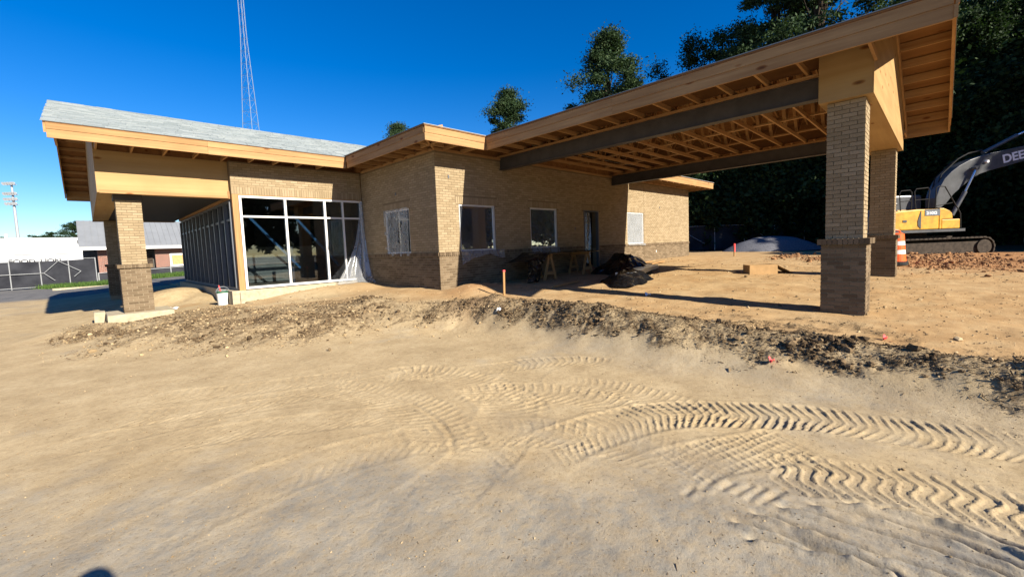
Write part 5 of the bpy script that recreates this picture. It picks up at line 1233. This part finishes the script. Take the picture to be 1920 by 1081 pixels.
FR = thing('screened_fence', 'chain link fence with black windscreen in the shade before the wood', 'fence', (25.5, 3.0, gs(25.5, 3.0)))
fence_run(FR, [(23.2, 6.2), (26.6, 2.6), (31.2, -2.2), (36.0, -8.5), (39.5, -16)], 1.85, True)
MB().tube([(25.0, 4.2, 1.9), (26.0, 3.1, 1.0)], 0.02, 6).build('diagonal_brace', 'galvpaint', FR)
MB().tube([(28.4, 0.6, 2.0), (29.4, -0.4, 1.1)], 0.02, 6).build('diagonal_brace', 'galvpaint', FR)
FL = thing('gate_fence', 'galvanised gate fence with diamond bracing and black privacy fabric', 'fence', (-8.6, 30.8, -0.25))
fence_run(FL, [(-18, 32.7), (-6.2, 32.7)], 1.85, True, 'galvdull', 1.35, 0.03)
gd = [(-8.67, 32.64, 0.77), (-7.97, 32.64, 1.55), (-6.95, 32.64, 0.8), (-7.3, 32.64, 0.45), (-8.2, 32.64, 0.25)]
for a, b in ((0, 1), (1, 2), (2, 3), (0, 4)): MB().tube([gd[a], gd[b]], 0.017, 8).build('diagonal_brace', 'galvdull', FL)
MB().tube([(-18, 32.64, 0.72), (-8.67, 32.64, 0.77)], 0.02, 8).build('mid_rail', 'galvdull', FL)
MB().tube([(-18, 32.64, -0.18), (-8.7, 32.64, -0.12)], 0.02, 8).build('bottom_rail', 'galvdull', FL)
FL2 = thing('low_screen_fence', 'low black screened fence running past the red brick house', 'fence', (-3, 33, -0.2))
fence_run(FL2, [(-6.1, 32.9), (6.0, 33.4)], 0.75, True, 'galvpaint', 2.2)

# ------------------------------------------------------------------ red brick house, store, pole, tower
EL = Vector((0.705, -0.709, 0)); NL = Vector((0.709, 0.705, 0)); H0 = Vector((-6.9, 42.0, -0.2))
ELO, NLO = EL.copy(), NL.copy(); EL = Vector((1, 0, 0)); NL = Vector((0, 1, 0))
RB = thing('red_brick_house', 'red brick house with grey standing seam metal roof behind the porch', 'house', tuple(H0))
def hp(x, y, z): return tuple(H0 + EL * x + NL * y + Vector((0, 0, z)))
def hbox(x0, x1, y0, y1, z0, z1): return MB().hexa([hp(x0, y0, z0), hp(x1, y0, z0), hp(x1, y1, z0), hp(x0, y1, z0), hp(x0, y0, z1), hp(x1, y0, z1), hp(x1, y1, z1), hp(x0, y1, z1)])
def hpart(name, x0, x1, y0, y1, z0, z1, m):
    me = MB().box(0, x1 - x0, 0, y1 - y0, 0, z1 - z0).mesh(name, m); o = bpy.data.objects.new(name, me); link(o, RB)
    p = EL * x0 + NL * y0 + Vector((0, 0, z0)); o.location = p; o.rotation_euler = (0, 0, math.atan2(EL.y, EL.x)); return o
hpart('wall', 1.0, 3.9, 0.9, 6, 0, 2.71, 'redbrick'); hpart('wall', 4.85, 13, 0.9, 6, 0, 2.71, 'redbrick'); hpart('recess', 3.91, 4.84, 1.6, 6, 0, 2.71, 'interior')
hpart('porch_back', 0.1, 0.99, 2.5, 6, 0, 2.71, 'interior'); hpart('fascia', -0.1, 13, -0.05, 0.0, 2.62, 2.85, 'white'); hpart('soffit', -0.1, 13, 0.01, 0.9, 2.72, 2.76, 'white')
hpart('side_door', 4.0, 4.7, 1.5, 1.56, 0, 2.1, 'bark')
wd = hpart('window', 5.9, 7.15, 0.84, 0.89, 0.9, 2.15, 'white'); MB().hexa([hp(a, b, c) for a, b, c in ((6.05, 0.80, 1.1), (7.0, 0.80, 1.1), (7.0, 0.835, 1.1), (6.05, 0.835, 1.1), (6.05, 0.80, 1.98), (7.0, 0.80, 1.98), (7.0, 0.835, 1.98), (6.05, 0.835, 1.98))]).build('window_board', 'tanboard', RB)
MB().hexa([hp(-0.1, -0.05, 2.86), hp(13, -0.05, 2.86), hp(13, 3.6, 5.3), hp(-0.1, 3.6, 5.3), hp(-0.1, -0.05, 2.92), hp(13, -0.05, 2.92), hp(13, 3.6, 5.36), hp(-0.1, 3.6, 5.36)]).build('roof', 'metalroof', RB)
MB().hexa([hp(-0.1, 3.61, 5.3), hp(13, 3.61, 5.3), hp(13, 7.2, 2.86), hp(-0.1, 7.2, 2.86), hp(-0.1, 3.61, 5.36), hp(13, 3.61, 5.36), hp(13, 7.2, 2.92), hp(-0.1, 7.2, 2.92)]).build('roof', 'metalroof', RB)
for k in range(32):
    x = -0.06 + k * 0.41; MB().hexa([hp(x, -0.06, 2.925), hp(x + 0.03, -0.06, 2.925), hp(x + 0.03, 3.58, 5.365), hp(x, 3.58, 5.365), hp(x, -0.06, 2.965), hp(x + 0.03, -0.06, 2.965), hp(x + 0.03, 3.58, 5.405), hp(x, 3.58, 5.405)]).build('roof_seam', 'metalroof', RB)
S0 = Vector((-36.0, 105.0, -0.2))
ST = thing('store_building', 'long low store with white parapet and black letters behind the fence', 'building', tuple(S0))
def sp_(x, y, z): return tuple(S0 + EL * x + NL * y + Vector((0, 0, z)))
def sbx(name, x0, x1, y0, y1, z0, z1, m): return MB().hexa([sp_(x0, y0, z0), sp_(x1, y0, z0), sp_(x1, y1, z0), sp_(x0, y1, z0), sp_(x0, y0, z1), sp_(x1, y0, z1), sp_(x1, y1, z1), sp_(x0, y1, z1)]).build(name, m, ST)
sbx('parapet', -12, 36, 0, 1.2, 3.45, 6.35, 'storewhite'); sbx('wall', -12, 44, 3, 15, 0, 5.8, 'storewall'); sbx('canopy_trim', -12, 36, -0.06, 0.0, 4.2, 4.26, 'galvpaint'); sbx('canopy_underside', -12, 36, 0.02, 2.98, 3.36, 3.44, 'blackpaint')
sbx('sign_board', 14, 29, -0.1, 0.1, 0.9, 3.34, 'storewhite')
for x in np.arange(-10, 36, 5.5): sbx('pillar', x, x + 0.35, 0.2, 0.55, 0, 3.45, 'blackpaint')
textmesh('sign_lettering', 'FOOD', 1.1, 'blackletter', ST, sp_(19.9, -0.14, 1.85), EL, (0, 0, 1), 0.03, 0.03, 0, 1.0)
textmesh('sign_lettering', 'LION', 1.1, 'blackletter', ST, sp_(23.6, -0.14, 1.85), EL, (0, 0, 1), 0.03, 0.03, 0, 1.0)
textmesh('parapet_lettering', 'D', 0.95, 'blackletter', ST, sp_(28.4, -0.05, 5.2), EL, (0, 0, 1), 0.03, 0.01)
sbx('roof_vent', 19.5, 19.9, 4, 4.4, 5.8, 7.2, 'storewhite')
EL, NL = ELO, NLO
PL = thing('stadium_light_pole', 'tall steel light pole with clustered floodlights on the left horizon', 'light pole', (-16.9, 137.2, -0.2))
pb = Vector((-16.9, 137.2, -0.2)); MB().tube([tuple(pb), tuple(pb + Vector((0, 0, 19.5)))], [0.36, 0.18], 12).build('pole', 'galvpaint', PL)
for zz_, hw, nl in ((19.4, 1.1, 5), (17.2, 1.2, 6), (16.0, 1.2, 5), (15.0, 1.0, 4)):
    MB().bar(tuple(pb + EL * -hw + Vector((0, 0, zz_))), tuple(pb + EL * hw + Vector((0, 0, zz_))), 0.12, 0.12).build('crossarm', 'galvpaint', PL)
    for k in range(nl):
        c = pb + EL * (-hw + 2 * hw * k / (nl - 1)) + Vector((0, 0, zz_ + 0.35)) - NL * 0.3
        MB().tube([tuple(c), tuple(c - NL * 0.35 - Vector((0, 0, 0.15)))], [0.14, 0.38], 10).build('floodlight', 'storewhite', PL)
TW = thing('radio_mast', 'tall lattice steel radio mast rising behind the pale grey roof', 'mast', (26.2, 118.6, -0.2))
tb = Vector((26.2, 118.6, -0.2))
def leg(k, z):
    s = np.interp(z, [0, 33, 58, 75], [4.1, 2.2, 0.75, 0.65]); a = (0.35 + k * 2 * math.pi / 3); return tb + Vector((s * math.cos(a), s * math.sin(a), z))
zl = list(np.arange(0, 76, 3.0))
for k in range(3): MB().tube([tuple(leg(k, z)) for z in zl], 0.075, 6).build('leg', 'mastgrey', TW)
for i, z in enumerate(zl[:-1]):
    q = MB()
    for k in range(3):
        a, b = leg(k, z), leg((k + 1) % 3, z + 3.0); c, d_ = leg((k + 1) % 3, z), leg(k, z + 3.0)
        q.tube([tuple(a), tuple(b)], 0.026, 4).tube([tuple(a), tuple(c)], 0.03, 4)
    q.build('lattice_bay', 'mastgrey', TW)
# grass along the asphalt
ng = 14000; s = rng.random(ng); gx_ = -8.6 + 12.5 * s + rng.normal(0, 0.3, ng); gy_ = rng.uniform(28.6, 32.4, ng) + np.maximum(0, -6.5 - gx_) * 1.2; gy_ = np.minimum(gy_, 32.5)
hgt = rng.uniform(0.10, 0.36, ng); a = rng.uniform(0, 6.28, ng); wv = np.stack([np.cos(a), np.sin(a), np.zeros(ng)], 1) * 0.02; bs = np.stack([gx_, gy_, gzs(gx_, gy_) - 0.02], 1); tp_ = bs + np.stack([rng.normal(0, 0.1, ng), rng.normal(0, 0.1, ng), hgt], 1)
V = np.stack([bs - wv, bs + wv, tp_], 1).reshape(-1, 3); o = npmesh('grass', V, np.arange(ng * 3).reshape(-1, 3), 'grass'); tag(o, 'strip of green grass in front of the fence by the asphalt', 'grass', kind='stuff')
o = MB().box(-8.2, 4.0, 28.3, 28.45, -0.4, -0.12).build('kerb', 'concrete'); tag(o, kind='structure')

# ------------------------------------------------------------------ trees
def quads(c, size, up_bias=0.0, aspect=1.0):
    n = len(c); d = rnd_unit(n); d[:, 2] *= (1 - up_bias); d /= np.linalg.norm(d, axis=1)[:, None]
    s = np.cross(d, rnd_unit(n)); s /= np.linalg.norm(s, axis=1)[:, None] + 1e-9
    a = d * size[:, None] * 0.5 * aspect; b = s * size[:, None] * 0.5 / aspect ** 0.5
    V = np.stack([c - a, c + b, c + a, c - b], 1).reshape(-1, 3); return V, np.arange(4 * n).reshape(-1, 4)
def branch_mesh(q, p0, p1, r0, r1, wob=0.15):
    n = 5; pts = []
    for i in range(n + 1):
        t = i / n; p = p0 + (p1 - p0) * t; 
        if 0 < i < n: p = p + rng.normal(0, wob, 3) * np.linalg.norm(p1 - p0) * 0.15
        pts.append(tuple(p))
    q.tube(pts, list(np.linspace(r0, r1, n + 1)), 6)
def make_tree_mesh(kind, H, crown_lo, rad, nclump, per, leaf, seed, cr=0.2, pw=1.8):
    global rng
    keep = rng; rng = np.random.default_rng(seed)
    wood = MB(); lean = rng.normal(0, 0.02 * H, 2); top = np.array([lean[0], lean[1], H * 0.96])
    tr = [np.array([lean[0] * t ** 2 + 0.12 * math.sin(5 * t + seed), lean[1] * t ** 2, H * 0.96 * t]) for t in np.linspace(0, 1, 9)]
    r0 = 0.018 * H + 0.06
    wood.tube([tuple(p - np.array([0, 0, 0.3 * (i == 0)])) for i, p in enumerate(tr)], [r0 * (1 - 0.9 * i / 8) for i in range(9)], 9)
    cl = []
    for k in range(nclump):
        t = rng.random()
        if kind == 'pine':
            h = crown_lo + (H - crown_lo) * t ** 0.85; rr_ = rad * (1 - ((h - crown_lo) / (H - crown_lo)) ** pw) * (0.55 + 0.45 * ((h - crown_lo) / (H - crown_lo) + 0.35) if h < crown_lo + 0.3 * (H - crown_lo) else 1.0)
            r = rr_ * rng.uniform(0.25, 1.0); a = rng.random() * 6.283
            p = np.array([r * math.cos(a), r * math.sin(a), h + rng.normal(0, 0.25)])
        else:
            v = rnd_unit(1)[0] * rng.uniform(0.45, 1.0) ** 0.6; hc = (H + crown_lo) / 2; hh = (H - crown_lo) / 2
            sk = 1 + 0.35 * math.sin(3 * math.atan2(v[1], v[0]) + seed) * 0.5
            p = np.array([v[0] * rad * sk, v[1] * rad * sk, hc + v[2] * hh])
        zt = min(p[2] * (0.75 if kind == 'pine' else 0.6), H * 0.9); i = min(7, int(zt / (H * 0.96) * 8)); b0 = tr[i] + (tr[i + 1] - tr[i]) * (zt / (H * 0.96) * 8 - i)
        p[:2] += b0[:2] * 0.7
        if k % 2 == 0: branch_mesh(wood, b0, p, 0.035 + 0.004 * H * rng.random(), 0.012)
        cl.append(p)
    cl = np.array(cl); rs = (rng.uniform(0.5, 1.25, nclump) * (rad * cr))
    c = np.repeat(cl, per, 0) + rng.normal(0, 1, (nclump * per, 3)) * np.repeat(rs, per)[:, None] * (np.array([0.62, 0.62, 0.36]) if kind == 'pine' else np.array([0.6, 0.6, 0.5]))
    V, F = quads(c, rng.uniform(0.6, 1.3, len(c)) * leaf, 0.25, 1.7 if kind == 'pine' else 1.35)
    wm = wood.mesh('trunk', 'bark', None, True)
    tmp = npmesh('crown', V, F, 'needle' if kind == 'pine' else 'leaf'); cm_ = tmp.data; bpy.data.objects.remove(tmp)
    rng = keep; return wm, cm_
TM = {
 'pineA': make_tree_mesh('pine', 22.5, 7.0, 5.6, 110, 520, 0.17, 1, 0.17, 3.0), 'pineB': make_tree_mesh('pine', 21, 10.0, 4.8, 55, 520, 0.17, 2, 0.17, 2.6),
 'pineC': make_tree_mesh('pine', 27, 13.0, 6.5, 95, 430, 0.18, 3, 0.125, 2.4),
 'oakA': make_tree_mesh('oak', 17, 1.5, 4.6, 150, 300, 0.20, 4, 0.19), 'oakB': make_tree_mesh('oak', 20, 2.0, 5.2, 150, 320, 0.21, 5, 0.18), 'oakC': make_tree_mesh('oak', 11, 0.4, 4.4, 180, 240, 0.21, 6, 0.23),
 'oakD': make_tree_mesh('oak', 22, 8.0, 4.6, 70, 520, 0.17, 7, 0.17),
 'brush': make_tree_mesh('oak', 5.5, 0.1, 3.0, 110, 130, 0.21, 8, 0.23)}
def tree(name, kind, x, y, sc, rot, label, cat='tree', group=None, zs=1.0, z=None):
    z0 = (gs(x, y) if z is None else z) - 0.05
    t = thing(name, label, cat, (x, y, z0), group); t.rotation_euler = (0, 0, rot); t.scale = (sc, sc, sc * zs)
    for nme, me in zip(('trunk', 'crown'), TM[kind]):
        o = bpy.data.objects.new(nme, me); link(o, t)
    return t
tree('pine_tree', 'pineA', 36.4, 17.5, 1.06, 0.4, 'tall rounded pine standing alone against the sky above the canopy roof', group='trees above the roofline')
tree('pine_tree', 'pineC', 36.6, 14.6, 0.68, 2.0, 'shorter pine touching the right foot of the lone tall pine', group='trees above the roofline')
tree('pine_tree', 'pineB', 32.6, 30.2, 0.97, 1.0, 'small pine peeking over the roof between brick corner and canopy', group='trees above the roofline')
tree('pine_tree', 'pineB', 25.2, 44.6, 0.87, 2.2, 'tiny pine tip showing above the eave beside the pale grey roof', group='trees above the roofline')
tree('leafy_tree', 'oakD', 40.2, 10.0, 1.0, 0.3, 'leafy tree top left of the two over the middle of the canopy fascia', group='trees above the roofline')
tree('leafy_tree', 'oakD', 42.0, 7.4, 1.04, 1.7, 'leafy tree top right of the two over the middle of the canopy fascia', group='trees above the roofline')
tree('pine_tree', 'pineC', 40.2, 2.0, 0.98, 0.9, 'large spreading pine above the right half of the canopy fascia', group='trees above the roofline')
tree('pine_tree', 'pineC', 39.5, -2.4, 1.0, 2.6, 'tallest pine reaching the top edge above the canopy end', group='trees above the roofline')
DL = 'dark leafy tree in the shaded wood behind the screened fence'
spots = [(29.6, 4.4, 'oakC', .92), (31.5, 1.2, 'oakC', 1.05), (32.8, -1.2, 'oakA', .8), (33.8, -3.6, 'oakC', 1.1), (36.0, 1.5, 'oakA', .9), (35.4, -5.0, 'oakA', .85), (37.0, -7.4, 'oakC', 1.15), (37.4, -3.0, 'oakC', 1.2), (38.6, -9.6, 'oakA', .95),
         (40.0, -12.0, 'oakC', 1.2), (40.5, -5.5, 'oakB', .95), (42.5, -9.0, 'oakD', .95), (43.5, -3.2, 'oakA', 1.1), (44, -13.5, 'oakD', 1.0), (41.0, -16, 'oakB', 1.0), (45, 1.0, 'oakA', 1.0), (34.5, 4.0, 'oakC', 1.1), (30.9, 7.0, 'oakC', .8), (47, -7, 'oakB', 1.1), (46, -17, 'oakB', 1.1), (37.2, -11.6, 'oakC', 1.15), (33.2, 7.4, 'oakC', .95), (36.5, -9.2, 'oakD', .85), (38.4, -12.6, 'oakD', .85), (43, -11, 'oakC', 1.3)]
for k, (x, y, kd, sc) in enumerate(spots): tree('leafy_tree', kd, x, y, sc, k * 1.37, DL, group='dark trees of the wood')
bsp = [(28.0, 4.6), (30.2, 1.6), (32.4, -0.6), (34.4, -3.2), (36.2, -5.9), (38.0, -8.6), (39.6, -11.5), (41, -14), (28.6, 7.2), (37.5, -1.5), (40.5, -8)]
for k, (x, y) in enumerate(bsp): tree('shrub', 'brush', x, y, 1.0 + 0.25 * (k % 3), k * 2.1, 'dark undergrowth shrub at the foot of the shaded wood', 'shrub', 'undergrowth of the wood')
# wood to the right of the frame and behind the photographer: one mass each, shading the fence and mirrored in the glass
def mass(name, label, pts, kinds, seed):
    r2 = random.Random(seed); Vs, Fs, off = [], [], 0
    for (x, y) in pts:
        for part in (1,):
            me = TM[r2.choice(kinds)][part]; n = len(me.vertices); co = np.empty(n * 3, np.float32); me.vertices.foreach_get('co', co); co = co.reshape(-1, 3)
            sub = r2.choice((0.9, 1.0, 1.1)); a = r2.random() * 6.28; ca, sa = math.cos(a), math.sin(a)
            keepq = np.random.default_rng(int(x * 31 + y * 7) & 65535).random(n // 4) < 0.10
            co = co.reshape(-1, 4, 3)[keepq]; cc = co.mean(1, keepdims=True); co = (cc + (co - cc) * 3.4).reshape(-1, 3)
            Vs.append(np.stack([(co[:, 0] * ca - co[:, 1] * sa) * sub + x, (co[:, 0] * sa + co[:, 1] * ca) * sub + y, co[:, 2] * sub + gs(x, y)], 1))
    V = np.concatenate(Vs); F = np.arange(len(V)).reshape(-1, 4); o = npmesh(name, V, F, 'leaf'); tag(o, label, 'wood', kind='stuff')
mass('woods', 'wood continuing beyond the right edge behind the excavator', [(29.5 + 4.2 * (k % 3) + 0.8 * math.sin(k), -21 - 1.75 * k) for k in range(14)], ['oakA', 'oakB', 'oakB'], 1)
mass('woods', 'belt of trees behind the photographer mirrored in the storefront glass', [(-14 + 5.0 * k, -62 + 4 * math.sin(k * 1.7)) for k in range(17)], ['oakA', 'oakB'], 2)
# far trees on the left horizon
for k, (x, y, sc, lab) in enumerate(((-29.5, 168, 0.46, 'far tree at the very left edge of the horizon'), (-25.5, 167, 0.50, 'far tree directly behind the light pole'), (-21.5, 166, 0.40, 'far tree just right of the light pole behind the store'), (-18.6, 160, 0.42, 'low far tree in the middle gap above the store parapet'), (-15.6, 158, 0.40, 'low far tree right of the middle gap above the store parapet'), (-12.5, 156, 0.50, 'far tree beside the left edge of the grey metal roof'), (-8.0, 152, 0.54, 'tallest far tree touching the grey metal roof'))):
    tree('far_tree', 'oakA' if k % 2 else 'oakB', x, y, sc * 1.15, k, lab, 'tree', 'trees on the left horizon')

# ------------------------------------------------------------------ photographer (only the shadow enters the frame)
px_, py_ = -6.47, -9.86; pz = gs(px_, py_)
sk = {'pelvis': (0, 0, .98), 'spine': (0, .0, 1.22), 'chest': (0, 0, 1.45), 'neck': (0, .0, 1.66), 'head': (0, .03, 1.79), 'crown': (0, .02, 1.93),
      'hl': (-.11, 0, .94), 'kl': (-.12, .02, .52), 'al': (-.13, -.02, .09), 'tl': (-.14, .14, .03), 'hr': (.11, 0, .94), 'kr': (.12, .02, .52), 'ar': (.13, -.02, .09), 'tr': (.14, .14, .03),
      'sl': (-.20, 0, 1.52), 'el': (-.27, .04, 1.27), 'wl': (-.13, .11, 1.50), 'fl': (-.08, .11, 1.58), 'sr': (.20, 0, 1.52), 'er': (.27, .04, 1.27), 'wr': (.09, .11, 1.50), 'fr': (.05, .11, 1.58)}
ed = [('pelvis', 'spine'), ('spine', 'chest'), ('chest', 'neck'), ('neck', 'head'), ('head', 'crown'), ('pelvis', 'hl'), ('hl', 'kl'), ('kl', 'al'), ('al', 'tl'), ('pelvis', 'hr'), ('hr', 'kr'), ('kr', 'ar'), ('ar', 'tr'), ('chest', 'sl'), ('sl', 'el'), ('el', 'wl'), ('wl', 'fl'), ('chest', 'sr'), ('sr', 'er'), ('er', 'wr'), ('wr', 'fr')]
rad_ = {'pelvis': .16, 'spine': .15, 'chest': .17, 'neck': .06, 'head': .10, 'crown': .075, 'hl': .10, 'kl': .065, 'al': .045, 'tl': .04, 'hr': .10, 'kr': .065, 'ar': .045, 'tr': .04, 'sl': .07, 'el': .045, 'wl': .03, 'fl': .035, 'sr': .07, 'er': .045, 'wr': .03, 'fr': .035}
ks = list(sk); me = bpy.data.meshes.new('person'); me.from_pydata([sk[k] for k in ks], [(ks.index(a), ks.index(b)) for a, b in ed], []); me.materials.append(MAT['cloth'])
po = bpy.data.objects.new('person', me); link(po); po.location = (px_, py_, pz); po.rotation_euler = (0, 0, R(0))
po.modifiers.new('skin', 'SKIN'); po.modifiers.new('sub', 'SUBSURF').levels = 1; po.modifiers['sub'].render_levels = 2
for i, k in enumerate(ks): me.skin_vertices[0].data[i].radius = (rad_[k], rad_[k]); me.skin_vertices[0].data[i].use_root = (k == 'pelvis')
tag(po, 'person in dark clothes holding up a phone, casting the shadow at bottom left', 'person')
